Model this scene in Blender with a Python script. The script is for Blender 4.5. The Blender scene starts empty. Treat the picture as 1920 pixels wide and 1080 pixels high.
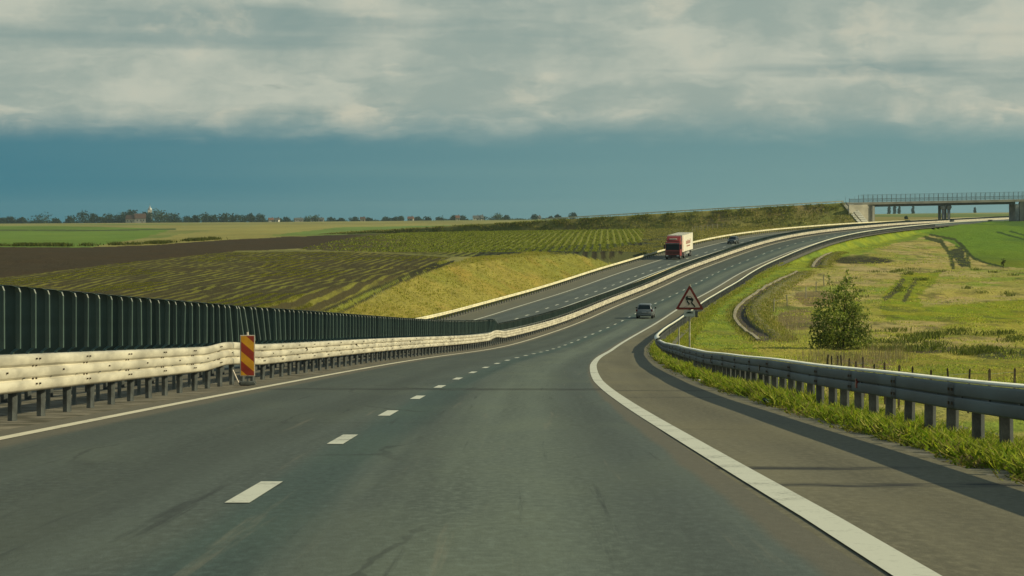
import bpy, bmesh, math, random
import numpy as np
from mathutils import Vector, Matrix
random.seed(7); RNG = np.random.default_rng(7)
scene = bpy.context.scene
C = scene.collection

# ---------------------------------------------------------------- camera, sky, sun, exposure
cam = bpy.data.cameras.new('camera'); camo = bpy.data.objects.new('camera', cam); C.objects.link(camo)
camo.location = (0, 0, 0); camo.rotation_euler = (math.pi/2, 0, 0)
cam.sensor_width = 36; cam.lens = 90; cam.shift_y = -125/1920
cam.clip_start = .1; cam.clip_end = 40000
scene.camera = camo
SUN_AZ, SUN_EL = math.radians(97), math.radians(30)
TO_SUN = Vector((math.sin(SUN_AZ)*math.cos(SUN_EL), math.cos(SUN_AZ)*math.cos(SUN_EL), math.sin(SUN_EL)))
sun = bpy.data.lights.new('sun', 'SUN'); sun.energy = 5.0; sun.angle = math.radians(.5); sun.color = (1, .90, .58)
suno = bpy.data.objects.new('sun', sun); C.objects.link(suno)
suno.rotation_euler = TO_SUN.to_track_quat('Z', 'Y').to_euler()
suno.location = (60, 0, 60)
scene.view_settings.view_transform = 'Standard'; scene.view_settings.look = 'None'
scene.view_settings.exposure = -.14; scene.view_settings.gamma = 1
scene.render.engine = 'CYCLES'
scene.cycles.max_bounces = 5; scene.cycles.diffuse_bounces = 2; scene.cycles.transparent_max_bounces = 6
scene.cycles.use_denoising = True

class NT:
    """small helper for node trees"""
    def __init__(s, tree): s.t = tree; s.n = tree.nodes; s.l = tree.links
    def node(s, typ, **kw):
        n = s.n.new(typ)
        for k, v in kw.items(): setattr(n, k, v)
        return n
    def link(s, a, b): s.l.new(a, b)
    def val(s, x, sock):
        if hasattr(x, 'is_output'): s.link(x, sock)
        else: sock.default_value = x
    def math(s, op, a, b=0., c=0., clamp=False):
        n = s.node('ShaderNodeMath', operation=op, use_clamp=clamp)
        s.val(a, n.inputs[0]); s.val(b, n.inputs[1]); s.val(c, n.inputs[2]); return n.outputs[0]
    def mix(s, f, a, b, blend='MIX'):
        n = s.node('ShaderNodeMix', data_type='RGBA', blend_type=blend)
        s.val(f, n.inputs[0])
        for v, k in ((a, 6), (b, 7)):
            if hasattr(v, 'is_output'): s.link(v, n.inputs[k])
            else: n.inputs[k].default_value = tuple(v)[:3] + (1,)
        return n.outputs[2]
    def ramp(s, f, lo, hi):
        n = s.node('ShaderNodeMapRange', interpolation_type='SMOOTHSTEP'); s.val(f, n.inputs[0])
        n.inputs[1].default_value = lo; n.inputs[2].default_value = hi; return n.outputs[0]
    def noise(s, vec, scale, detail=4, rough=.55, w=None):
        n = s.node('ShaderNodeTexNoise'); n.inputs['Scale'].default_value = scale
        n.inputs['Detail'].default_value = detail; n.inputs['Roughness'].default_value = rough
        if vec is not None: s.link(vec, n.inputs['Vector'])
        return n.outputs[0]
    def comb(s, x, y, z=0.):
        n = s.node('ShaderNodeCombineXYZ'); s.val(x, n.inputs[0]); s.val(y, n.inputs[1]); s.val(z, n.inputs[2]); return n.outputs[0]
    def sep(s, v):
        n = s.node('ShaderNodeSeparateXYZ'); s.link(v, n.inputs[0]); return n.outputs

world = bpy.data.worlds.new('World'); scene.world = world; world.use_nodes = True
w = NT(world.node_tree); w.n.clear()
out = w.node('ShaderNodeOutputWorld'); bg = w.node('ShaderNodeBackground'); w.link(bg.outputs[0], out.inputs[0])
bg.inputs[1].default_value = .104
sky = w.node('ShaderNodeTexSky'); sky.sky_type = 'NISHITA'; sky.sun_disc = False
sky.sun_elevation = SUN_EL; sky.sun_rotation = SUN_AZ; sky.air_density = 1.2; sky.dust_density = 1.0
tc = w.node('ShaderNodeTexCoord'); sx, sy, sz = w.sep(tc.outputs['Generated'])
az = w.math('ARCTAN2', sx, sy)
zc = w.math('MAXIMUM', sz, 0.0)
lz = w.math('MULTIPLY', w.math('LOGARITHM', w.math('ADD', zc, .06), math.e), 5.2)
wob = w.noise(w.comb(w.math('MULTIPLY', az, 20.), w.math('MULTIPLY', lz, 1.3)), 1.3, 4)
cv = w.comb(w.math('ADD', w.math('MULTIPLY', az, 19.), w.math('MULTIPLY', wob, 1.6)), w.math('ADD', lz, w.math('MULTIPLY', wob, 1.0)), 3.7)
n1 = w.noise(cv, .78, 6, .52); n2 = w.noise(w.comb(w.math('MULTIPLY', az, 26.), w.math('ADD', w.math('MULTIPLY', lz, 1.25), w.math('MULTIPLY', wob, 1.3)), 9.2), 1.0, 7, .55)
n3 = w.noise(w.comb(w.math('MULTIPLY', az, 3.6), w.math('MULTIPLY', lz, 1.25), 5.1), 1.0, 4, .5)
# distant grey-blue rain sheet low over the horizon, clouds above it
side = w.ramp(w.math('ADD', w.math('SINE', w.math('MULTIPLY', az, 1.7)), w.math('MULTIPLY', w.math('SUBTRACT', n3, .5), .22)), -.46, .30)
rain = w.mix(side, (.30, 1.75, 2.40), (1.75, 3.20, 3.15))
low = w.ramp(zc, .004, .040)
rain = w.mix(w.math('MULTIPLY', low, .28), rain, (1.45, 2.7, 2.95))
edge = w.math('ADD', zc, w.math('ADD', w.math('MULTIPLY', w.math('SUBTRACT', n1, .5), .010), w.math('MULTIPLY', w.math('SUBTRACT', n2, .5), .009)))
cover = w.ramp(edge, .0285, .0455)
light = w.ramp(w.math('ADD', w.math('MULTIPLY', n1, .55), w.math('MULTIPLY', n2, .5)), .40, .66)
cloud = w.mix(light, (3.30, 4.05, 3.60), (5.30, 5.60, 4.65))
cloud = w.mix(w.math('MULTIPLY', w.ramp(n3, .50, .66), .60), cloud, (1.95, 3.0, 2.95))
rimz = w.math('SUBTRACT', 1., w.ramp(w.math('ABSOLUTE', w.math('SUBTRACT', edge, .043)), .0, .007))
bright = w.math('MULTIPLY', w.math('ADD', w.ramp(n2, .56, .72), w.math('MULTIPLY', rimz, w.ramp(n2, .46, .68))), .45, clamp=True)
cloud = w.mix(bright, cloud, (6.2, 6.0, 4.7))
gap = w.math('MULTIPLY', w.ramp(w.math('ADD', n1, w.math('MULTIPLY', zc, .9)), .74, .80), .75)
cloud = w.mix(gap, cloud, w.mix(.5, sky.outputs[0], (.8, 1.9, 2.4)))
col = w.mix(cover, rain, cloud)
below = w.ramp(sz, -.02, .0)
col = w.mix(below, (.55, .6, .4), col)
w.link(col, bg.inputs[0])

# ---------------------------------------------------------------- road alignment (plan x, height z along distance s)
def nat_cubic(xs, ys, xq):
    xs = np.array(xs, float); ys = np.array(ys, float); n = len(xs); h = np.diff(xs)
    A = np.zeros((n, n)); b = np.zeros(n); A[0, 0] = A[-1, -1] = 1
    for i in range(1, n-1):
        A[i, i-1] = h[i-1]; A[i, i] = 2*(h[i-1]+h[i]); A[i, i+1] = h[i]
        b[i] = 3*((ys[i+1]-ys[i])/h[i]-(ys[i]-ys[i-1])/h[i-1])
    c = np.linalg.solve(A, b)
    i = np.clip(np.searchsorted(xs, xq)-1, 0, n-2); t = xq-xs[i]
    bb = (ys[i+1]-ys[i])/h[i]-h[i]*(2*c[i]+c[i+1])/3; d = (c[i+1]-c[i])/(3*h[i])
    return ys[i]+bb*t+c[i]*t*t+d*t**3
XK = [(-60,-1.85),(0,-1.87),(28,-1.86),(56,-1.62),(80,-1.0),(108,.02),(138,1.5),(175,3.5),(214,6.7),(257,11.5),(303,17.4),(346,24.3),(395,32.2),(440,42.3),(500,58),(590,85),(750,130),(900,176),(1400,330)]
ZK = [(-60,1.49),(0,-1.15),(28,-2.38),(56,-3.62),(90,-5.04),(127,-6.6),(162,-8.05),(187,-8.88),(214,-9.45),(245,-9.77),(280,-9.68),(315,-9.35),(346,-8.75),(384,-7.93),(415,-7.0),(450,-5.5),(508,-3.4),(588,-1.9),(670,-1.1),(750,-.62),(900,.45),(1400,3)]
DS = np.arange(-60, 1401, 2.)
def smooth(a, s=6):
    k = np.exp(-.5*(np.arange(-3*s, 3*s+1)/s)**2); k /= k.sum(); n = 3*s
    return np.convolve(np.concatenate([2*a[0]-a[1:n+1][::-1], a, 2*a[-1]-a[-n-1:-1][::-1]]), k, 'valid')
XS = smooth(nat_cubic(*zip(*XK), DS)); ZS = smooth(nat_cubic(*zip(*ZK), DS))
TH = np.arctan(np.gradient(XS, DS)); SL = np.gradient(ZS, DS)
def P(s, o, h=0.):
    s = np.asarray(s, float); t = np.interp(s, DS, TH)
    return np.stack(np.broadcast_arrays(np.interp(s, DS, XS)+o*np.cos(t), s-o*np.sin(t), np.interp(s, DS, ZS)+h), -1)
def heading(s): return float(np.interp(s, DS, TH))
def slope(s): return float(np.interp(s, DS, SL))
def pix(X, Y, Z): return 960+4800*X/Y, 415-4800*Z/Y
def offset_of(X, Y):
    s = np.array(Y, float); o = np.zeros_like(s)
    for _ in range(5):
        t = np.interp(s, DS, TH); o = (X-np.interp(s, DS, XS))/np.cos(t); s = Y+np.clip(o, -120, 120)*np.sin(t)
    return o, s

# ---------------------------------------------------------------- numpy noise and the lie of the land
def vnoise(x, y, seed=0):
    xi = np.floor(x).astype(np.int64); yi = np.floor(y).astype(np.int64); fx = x-xi; fy = y-yi
    fx = fx*fx*(3-2*fx); fy = fy*fy*(3-2*fy)
    def h(a, b):
        n = (a*374761393+b*668265263+seed*1442695041) & 0xffffffff
        n = ((n ^ (n >> 13))*1274126177) & 0xffffffff
        return ((n ^ (n >> 16)) & 0xffff)/65535.
    return (h(xi, yi)*(1-fx)+h(xi+1, yi)*fx)*(1-fy)+(h(xi, yi+1)*(1-fx)+h(xi+1, yi+1)*fx)*fy
def fbm(x, y, seed=0, oct=4):
    a = 0.; amp = .5
    for i in range(oct): a = a+amp*vnoise(x*2**i, y*2**i, seed+i); amp *= .5
    return a/(1-.5**oct)
def sst(a, b, x): t = np.clip((x-a)/(b-a), 0, 1); return t*t*(3-2*t)
ZL = np.array([(0,-1.6),(60,-4),(110,-5.8),(150,-6.4),(190,-6.5),(250,-6.1),(300,-5.65),(350,-5.2),(400,-4.95),(440,-5.3),(480,-5.1),(600,-4.25),(700,-3.5),(800,-3.1),(1200,-3)])
ZR = np.array([(0,-2.2),(40,-4.3),(70,-5.6),(100,-6.9),(150,-8.5),(190,-9.4),(220,-9.7),(260,-9.6),(300,-9.1),(380,-7.9),(450,-6.3),(520,-4.5),(600,-2.5),(680,-.95),(760,-.1),(900,.7),(1200,1)])
YH = np.array([(-4000,424),(-400,421),(0,419.3),(500,416.4),(1000,411.8),(1400,405),(1750,399.8),(1920,398),(3000,395)])
def natural(X, Y, o):
    l = np.interp(Y, ZL[:, 0], ZL[:, 1]); oc = np.clip(o, -260, -20)
    l = l+.0165*(oc+140)*sst(450, 750, Y)*(Y < 99999)
    r = np.interp(Y, ZR[:, 0], ZR[:, 1])
    n = l+(r-l)*sst(-20, 9, o)
    far = -(np.interp(960+4800*X/np.maximum(Y, 1), YH[:, 0], YH[:, 1])-415)/4800*Y
    t = np.clip((np.log(np.maximum(Y, 1))-math.log(900))/(math.log(3500)-math.log(900)), 0, 1)
    n = n*(1-t)+far*t
    n = n+(fbm(X/14, Y/22, 3)-.5)*.55*sst(60, 160, Y)*(1-t)+(fbm(X/3.2, Y/5, 5)-.5)*.28*(1-t)*np.where(o > 0, 1., .35)
    # small creek hollow beside the fence and the hummocky ground behind it
    n = n-.5*np.exp(-((Y-172)/7)**2-((X-29)/7)**2)
    return n
O_IN, O_OUT = 7.1, -18.5
def zt(X, Y):
    X = np.asarray(X, float); Y = np.asarray(Y, float)
    o, s = offset_of(X, Y)
    n = natural(X, Y, o)
    zr = np.interp(s, DS, ZS)
    d = np.where(o > 0, o-O_IN, O_OUT-o)
    dd = np.maximum(d, 0)
    rough = (fbm(X/2.5, Y/4, 9)-.5)*.22*np.minimum(dd/2, 1)
    z = np.clip(n, zr-.06-dd/1.9, zr-.06+dd/2.1)+rough
    z = np.where(d < 0, zr-.06-.5*np.minimum(-d/.3, 1), z)
    return np.where(s > 1350, n, z)
def hit(px, py, lo=20., hi=4000.):
    """where the line of sight through a measured point meets the land"""
    D = np.exp(np.linspace(math.log(lo), math.log(hi), 4000)); X = (px-960)/4800*D
    g = zt(X, D)-(-(py-415)/4800*D)
    i = int(np.argmax(g > 0))
    if g[i] <= 0: i = len(D)-1
    return Vector((X[i], D[i], float(zt(X[i:i+1], D[i:i+1])[0])))

# ---------------------------------------------------------------- materials
MATS = {}
def mat(name, color, rough=.7, metal=0., var=.25, scale=3., bump=0., spec=.3, stretch=(1, 1, 1), second=None, coords='Object', emit=None):
    if name in MATS: return MATS[name]
    m = bpy.data.materials.new(name); m.use_nodes = True; t = NT(m.node_tree); b = t.n['Principled BSDF']
    tc = t.node('ShaderNodeTexCoord'); mp = t.node('ShaderNodeMapping'); t.link(tc.outputs[coords], mp.inputs[0]); mp.inputs['Scale'].default_value = stretch
    n = t.noise(mp.outputs[0], scale, 5)
    c2 = second or tuple(max(0, c*(1-var*2)) for c in color)
    k = t.mix(t.ramp(n, .3, .72), c2, tuple(min(1, c*(1+var*.5)) for c in color))
    t.link(k, b.inputs['Base Color'])
    b.inputs['Roughness'].default_value = rough; b.inputs['Metallic'].default_value = metal; b.inputs['Specular IOR Level'].default_value = spec
    if bump:
        bn = t.node('ShaderNodeBump'); bn.inputs['Strength'].default_value = bump; bn.inputs['Distance'].default_value = .02
        t.link(t.noise(mp.outputs[0], scale*6, 4), bn.inputs['Height']); t.link(bn.outputs[0], b.inputs['Normal'])
    if emit: b.inputs['Emission Color'].default_value = tuple(emit)+(1,); b.inputs['Emission Strength'].default_value = 1
    MATS[name] = m; return m
def attr_mat(name, rough=.9, transl=0., noise=None):
    m = bpy.data.materials.new(name); m.use_nodes = True; t = NT(m.node_tree); b = t.n['Principled BSDF']
    a = t.node('ShaderNodeAttribute', attribute_name='Col'); col = a.outputs['Color']
    b.inputs['Roughness'].default_value = rough; b.inputs['Specular IOR Level'].default_value = .15
    t.link(col, b.inputs['Base Color'])
    if transl:
        tr = t.node('ShaderNodeBsdfTranslucent'); t.link(t.mix(1., col, (1.0, 1.1, .5), 'MULTIPLY'), tr.inputs[0])
        ms = t.node('ShaderNodeMixShader'); ms.inputs[0].default_value = transl
        t.link(b.outputs[0], ms.inputs[1]); t.link(tr.outputs[0], ms.inputs[2]); t.link(ms.outputs[0], t.n['Material Output'].inputs[0])
    MATS[name] = m; return m
LEAF = attr_mat('leaf', .75, .42)
GRASSM = attr_mat('grass_blades', .8, .45)

# land: crop and soil colours per vertex, broken up by noise; furrows where the mask says so
m = bpy.data.materials.new('land'); m.use_nodes = True; t = NT(m.node_tree); b = t.n['Principled BSDF']; MATS['land'] = m
a = t.node('ShaderNodeAttribute', attribute_name='Col'); mk = t.node('ShaderNodeAttribute', attribute_name='Mask')
geo = t.node('ShaderNodeNewGeometry'); pos = geo.outputs['Position']; gx, gy, gz = t.sep(pos)
mx, my, mz = t.sep(mk.outputs['Vector'])
col = a.outputs['Color']
flat = t.comb(gx, t.math('MULTIPLY', gy, .35), 0.)
nb = t.noise(flat, .55, 6, .62); nf = t.noise(t.comb(gx, t.math('MULTIPLY', gy, .3), 0.), 3.2, 5, .65); nl = t.noise(t.comb(gx, t.math('MULTIPLY', gy, .5), 0.), .06, 4)
k = t.math('ADD', t.math('MULTIPLY', nb, 1.25), t.math('MULTIPLY', nf, .9))
k = t.math('ADD', t.math('MULTIPLY', t.math('SUBTRACT', k, 1.07), mz), 1.)
k = t.math('MAXIMUM', k, .25)
col = t.mix(1., col, t.comb(k, k, k), 'MULTIPLY')
col = t.mix(t.math('MULTIPLY', t.ramp(nl, .35, .68), .35), col, t.mix(1., col, (1.25, .98, .7), 'MULTIPLY'))
q = t.math('SUBTRACT', t.math('MULTIPLY', gx, .9993), t.math('MULTIPLY', gy, .037))
q = t.math('ADD', q, t.math('MULTIPLY', t.noise(t.comb(gx, gy, 0.), .12, 2), .5))
wC = t.math('ADD', t.math('MULTIPLY', t.math('SINE', t.math('MULTIPLY', q, 2*math.pi/1.45)), .5), .5)
wA = t.math('ADD', t.math('MULTIPLY', t.math('SINE', t.math('MULTIPLY', q, 2*math.pi/1.25)), .5), .5)
soil = (.026, .022, .011)
patch = t.ramp(t.noise(t.comb(gx, t.math('MULTIPLY', gy, .12), 0.), .35, 5, .6), .36, .60)
col = t.mix(t.math('MULTIPLY', mx, t.math('SUBTRACT', 1., t.ramp(wC, .40, .75))), col, soil)
col = t.mix(t.math('MULTIPLY', my, t.math('SUBTRACT', 1., t.math('MULTIPLY', t.ramp(wA, .40, .85), patch))), col, (.054, .044, .019))
t.link(col, b.inputs['Base Color']); b.inputs['Roughness'].default_value = .95; b.inputs['Specular IOR Level'].default_value = .1
bn = t.node('ShaderNodeBump'); bn.inputs['Strength'].default_value = .9; bn.inputs['Distance'].default_value = .25
hh = t.math('ADD', t.math('ADD', nb, nf), t.math('MULTIPLY', t.math('MULTIPLY', mx, wC), .8))
t.link(hh, bn.inputs['Height']); t.link(bn.outputs[0], b.inputs['Normal'])

def road_mat(name, base, dust, u_left, u_right, bands, lanes=False):
    m = bpy.data.materials.new(name); m.use_nodes = True; t = NT(m.node_tree); b = t.n['Principled BSDF']
    uv = t.node('ShaderNodeUVMap'); u, v, _ = t.sep(uv.outputs[0])
    fine = t.noise(t.comb(t.math('MULTIPLY', u, 14.), t.math('MULTIPLY', v, 5.), 0.), 1., 6, .7)
    streak = t.noise(t.comb(t.math('MULTIPLY', u, 1.6), t.math('MULTIPLY', v, .035), 0.), 1., 5, .6)
    blot = t.noise(t.comb(t.math('MULTIPLY', u, .6), t.math('MULTIPLY', v, .12), 4.), 1., 5, .6)
    col = t.mix(t.ramp(streak, .3, .7), tuple(c*.80 for c in base), tuple(c*1.18 for c in base))
    col = t.mix(t.math('MULTIPLY', t.ramp(blot, .42, .68), .5), col, tuple(c*k for c, k in zip(base, (1.45, 1.40, 1.2))))
    col = t.mix(t.ramp(fine, .42, .75), col, tuple(c*1.55 for c in base)); col = t.mix(t.math('MULTIPLY', t.math('SUBTRACT', 1., t.ramp(fine, .25, .45)), .6), col, tuple(c*.6 for c in base))
    # polished wheel tracks
    for c0 in (-2.9, -1.05, 1.0, 2.75):
        c0 = c0+(u_left+u_right)/2
        g = t.math('SUBTRACT', 1., t.ramp(t.math('ABSOLUTE', t.math('SUBTRACT', u, c0)), .1, .62))
        col = t.mix(t.math('MULTIPLY', g, .22), col, tuple(c*.62 for c in base))
    if lanes:                                                    # older left lane, tarry joint beside the dashes, worn pale right lane
        uw = t.math('ADD', u, t.math('MULTIPLY', t.math('SUBTRACT', streak, .5), .9))
        col = t.mix(t.math('MULTIPLY', t.math('SUBTRACT', 1., t.ramp(uw, -.9, .1)), .75), col, t.mix(1., col, (.80, .78, .74), 'MULTIPLY'))
        g = t.math('SUBTRACT', 1., t.ramp(t.math('ABSOLUTE', t.math('SUBTRACT', uw, .32)), .1, .55)); col = t.mix(t.math('MULTIPLY', g, .85), col, t.mix(1., col, (.60, .78, .80), 'MULTIPLY'))
        g = t.math('SUBTRACT', 1., t.ramp(t.math('ABSOLUTE', t.math('SUBTRACT', uw, 1.75)), .3, 1.3)); col = t.mix(t.math('MULTIPLY', g, .85), col, t.mix(1., col, (1.42, 1.40, 1.28), 'MULTIPLY'))
        sc = t.noise(t.comb(t.math('MULTIPLY', u, 5.), t.math('MULTIPLY', v, .10), 7.), 1., 5, .65)
        col = t.mix(t.math('MULTIPLY', t.ramp(sc, .60, .74), .30), col, tuple(c*1.9 for c in dust)); col = t.mix(t.math('MULTIPLY', t.math('SUBTRACT', 1., t.ramp(sc, .28, .40)), .6), col, (.025, .03, .028))
        vr = t.node('ShaderNodeTexVoronoi', feature='DISTANCE_TO_EDGE'); vr.inputs['Scale'].default_value = 1.
        t.link(t.comb(t.math('ADD', t.math('MULTIPLY', u, .45), t.math('MULTIPLY', blot, .8)), t.math('ADD', t.math('MULTIPLY', v, .07), t.math('MULTIPLY', fine, .05)), 0.), vr.inputs['Vector'])
        ck = t.math('MULTIPLY', t.math('SUBTRACT', 1., t.ramp(vr.outputs['Distance'], .004, .016)), t.ramp(blot, .48, .62)); col = t.mix(t.math('MULTIPLY', ck, .45), col, (.02, .022, .02))
    wob = t.math('MULTIPLY', t.math('SUBTRACT', t.noise(t.comb(t.math('MULTIPLY', v, .25), 0., 0.), 1., 5), .5), .22)
    uu = t.math('ADD', u, wob)
    dl = t.math('SUBTRACT', 1., t.ramp(uu, u_left+.28, u_left+.55)); dr = t.ramp(uu, u_right-.46, u_right-.34)
    dmask = t.math('MULTIPLY', t.math('MAXIMUM', dl, dr), t.math('ADD', .55, t.math('MULTIPLY', blot, .6)), clamp=True)
    dcol = t.mix(fine, tuple(c*.72 for c in dust), tuple(c*1.25 for c in dust))
    col = t.mix(dmask, col, dcol)
    for (v0, w0, amt, ulo, uhi) in bands:                        # dark bands and dragged rubber across the road
        g = t.math('SUBTRACT', 1., t.ramp(t.math('ABSOLUTE', t.math('SUBTRACT', v, t.math('ADD', v0, t.math('MULTIPLY', blot, w0)))), w0*.2, w0))
        g = t.math('MULTIPLY', g, t.ramp(u, ulo-.4, ulo+.4)); g = t.math('MULTIPLY', g, t.math('SUBTRACT', 1., t.ramp(u, uhi-.5, uhi+.5)))
        g = t.math('MULTIPLY', g, t.math('MULTIPLY', amt, t.ramp(t.noise(t.comb(t.math('MULTIPLY', u, 1.3), t.math('MULTIPLY', v, 3.), 1.), 1., 4), .3, .6)))
        col = t.mix(g, col, (.022, .022, .02))
    t.link(col, b.inputs['Base Color']); b.inputs['Roughness'].default_value = .82; b.inputs['Specular IOR Level'].default_value = .25
    bn = t.node('ShaderNodeBump'); bn.inputs['Strength'].default_value = .35; bn.inputs['Distance'].default_value = .01
    t.link(t.noise(t.comb(t.math('MULTIPLY', u, 60.), t.math('MULTIPLY', v, 60.), 0.), 1., 3), bn.inputs['Height']); t.link(bn.outputs[0], b.inputs['Normal'])
    MATS[name] = m; return m
def paint_mat(name, col):
    m = bpy.data.materials.new(name); m.use_nodes = True; t = NT(m.node_tree); b = t.n['Principled BSDF']
    geo = t.node('ShaderNodeNewGeometry')
    n = t.noise(geo.outputs['Position'], 9., 4, .6); n2 = t.noise(geo.outputs['Position'], 1.1, 4)
    nw = t.noise(geo.outputs['Position'], 26., 4, .7)
    k = t.mix(t.ramp(n, .22, .45), tuple(c*.70 for c in col), col); k = t.mix(t.math('MULTIPLY', t.ramp(n2, .5, .75), .35), k, tuple(c*.6 for c in col))
    k = t.mix(t.math('MULTIPLY', t.ramp(t.math('ADD', t.math('MULTIPLY', nw, .6), t.math('MULTIPLY', n2, .5)), .60, .70), .75), k, (.12, .12, .10))
    t.link(k, b.inputs['Base Color']); b.inputs['Roughness'].default_value = .7; MATS[name] = m; return m

ASPH = road_mat('asphalt', (.071, .087, .076), (.125, .112, .080), -3.75, 3.75,
                [(52.5, 1.5, .75, -3.4, 6.), (33., .35, .25, -3.4, 1.), (90., .8, .3, -3, 4)], True)
SHOULD = road_mat('shoulder_asphalt', (.124, .113, .073), (.132, .118, .076), 2.0, 9.5,
                [(21.8, .42, .95, 3.4, 5.2), (19.3, .42, .95, 3.8, 5.9), (52., .8, .6, 2., 6.), (46.6, .6, .45, 3., 6.), (31., .2, .3, 3., 5.)])
ASPHL = road_mat('far_asphalt', (.074, .088, .080), (.135, .126, .085), -14.65, -7.15, [])
PAINT = paint_mat('road_paint', (.56, .56, .46)); PAINTL = paint_mat('edge_paint', (.62, .57, .42))
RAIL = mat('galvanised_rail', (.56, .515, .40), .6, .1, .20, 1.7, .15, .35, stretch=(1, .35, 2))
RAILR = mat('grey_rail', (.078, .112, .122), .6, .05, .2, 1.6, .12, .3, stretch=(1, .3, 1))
GLINT = mat('rail_glint', (.86, .85, .72), .5, .1, .1, 2.)  # pale tone painted in for sunlight glinting along the right rail's top
RAILF = mat('weathered_rail', (.80, .74, .50), .6, .05, .14, .8, .1)
POST = mat('post_steel', (.085, .095, .092), .6, .2, .3, 4., .2)
BLADE = mat('green_plastic', (.050, .098, .085), .45, 0, .25, 1.5, .05, .4)
BOLT = mat('rusty_bolt', (.10, .075, .045), .8, .2)
_t = NT(BLADE.node_tree); _b = _t.n['Principled BSDF']; _src = _b.inputs['Base Color'].links[0].from_socket; _oi = _t.node('ShaderNodeObjectInfo')
_t.link(_t.mix(_t.ramp(_oi.outputs['Random'], .1, .9), _t.mix(1., _src, (.78, .80, .80), 'MULTIPLY'), _t.mix(1., _src, (1.35, 1.22, 1.18), 'MULTIPLY')), _b.inputs['Base Color'])
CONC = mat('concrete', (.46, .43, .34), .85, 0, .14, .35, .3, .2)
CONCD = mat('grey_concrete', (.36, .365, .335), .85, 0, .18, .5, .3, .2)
STEELD = mat('dark_steel', (.16, .18, .17), .6, .2)
SOILM = mat('median_soil', (.19, .17, .13), .95, 0, .3, 2., .6, .1, second=(.075, .07, .05))
VERGE = mat('verge_dirt', (.20, .185, .150), .95, 0, .25, 3., .7, .1, second=(.10, .10, .07))
BLACK = mat('black_rubber', (.02, .02, .02), .7, 0, .2)
WOOD = mat('weathered_wood', (.13, .105, .075), .9, 0, .3, 6., .3, .1, stretch=(4, 4, 1))
BARK = mat('bark', (.075, .06, .04), .95, 0, .3, 5., .5, .1)

# ---------------------------------------------------------------- mesh helpers
def tag(o, label=None, cat=None, group=None, kind=None):
    if label: o['label'] = label
    if cat: o['category'] = cat
    if group: o['group'] = group
    if kind: o['kind'] = kind
    return o
def link(name, data, parent=None):
    o = bpy.data.objects.new(name, data); C.objects.link(o)
    if parent: o.parent = parent
    return o
def empty(name, loc=(0, 0, 0), rz=0., rx=0.):
    o = link(name, None); o.empty_display_size = .2; o.location = loc; o.rotation_mode = 'XYZ'; o.rotation_euler = (rx, 0, rz); return o
def mesh_np(name, V, F, material=None, col=None, smooth_=False, uv=None, mask=None):
    me = bpy.data.meshes.new(name)
    V = np.ascontiguousarray(V, np.float32); F = np.ascontiguousarray(F, np.int32); k = F.shape[1]; n = len(F)
    me.vertices.add(len(V)); me.vertices.foreach_set('co', V.ravel())
    me.loops.add(n*k); me.loops.foreach_set('vertex_index', F.ravel())
    me.polygons.add(n); me.polygons.foreach_set('loop_start', np.arange(0, n*k, k, dtype=np.int32))
    if smooth_: me.polygons.foreach_set('use_smooth', np.ones(n, bool))
    for nm, arr in (('Col', col), ('Mask', mask)):
        if arr is not None:
            at = me.attributes.new(nm, 'FLOAT_COLOR', 'POINT'); c4 = np.ones((len(V), 4), np.float32); c4[:, :3] = arr; at.data.foreach_set('color', c4.ravel())
    if uv is not None:
        ul = me.uv_layers.new(name='UVMap'); ul.data.foreach_set('uv', np.ascontiguousarray(uv[F.ravel()], np.float32).ravel())
    if material: me.materials.append(material)
    me.update(calc_edges=True); me.validate(); return me
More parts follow.
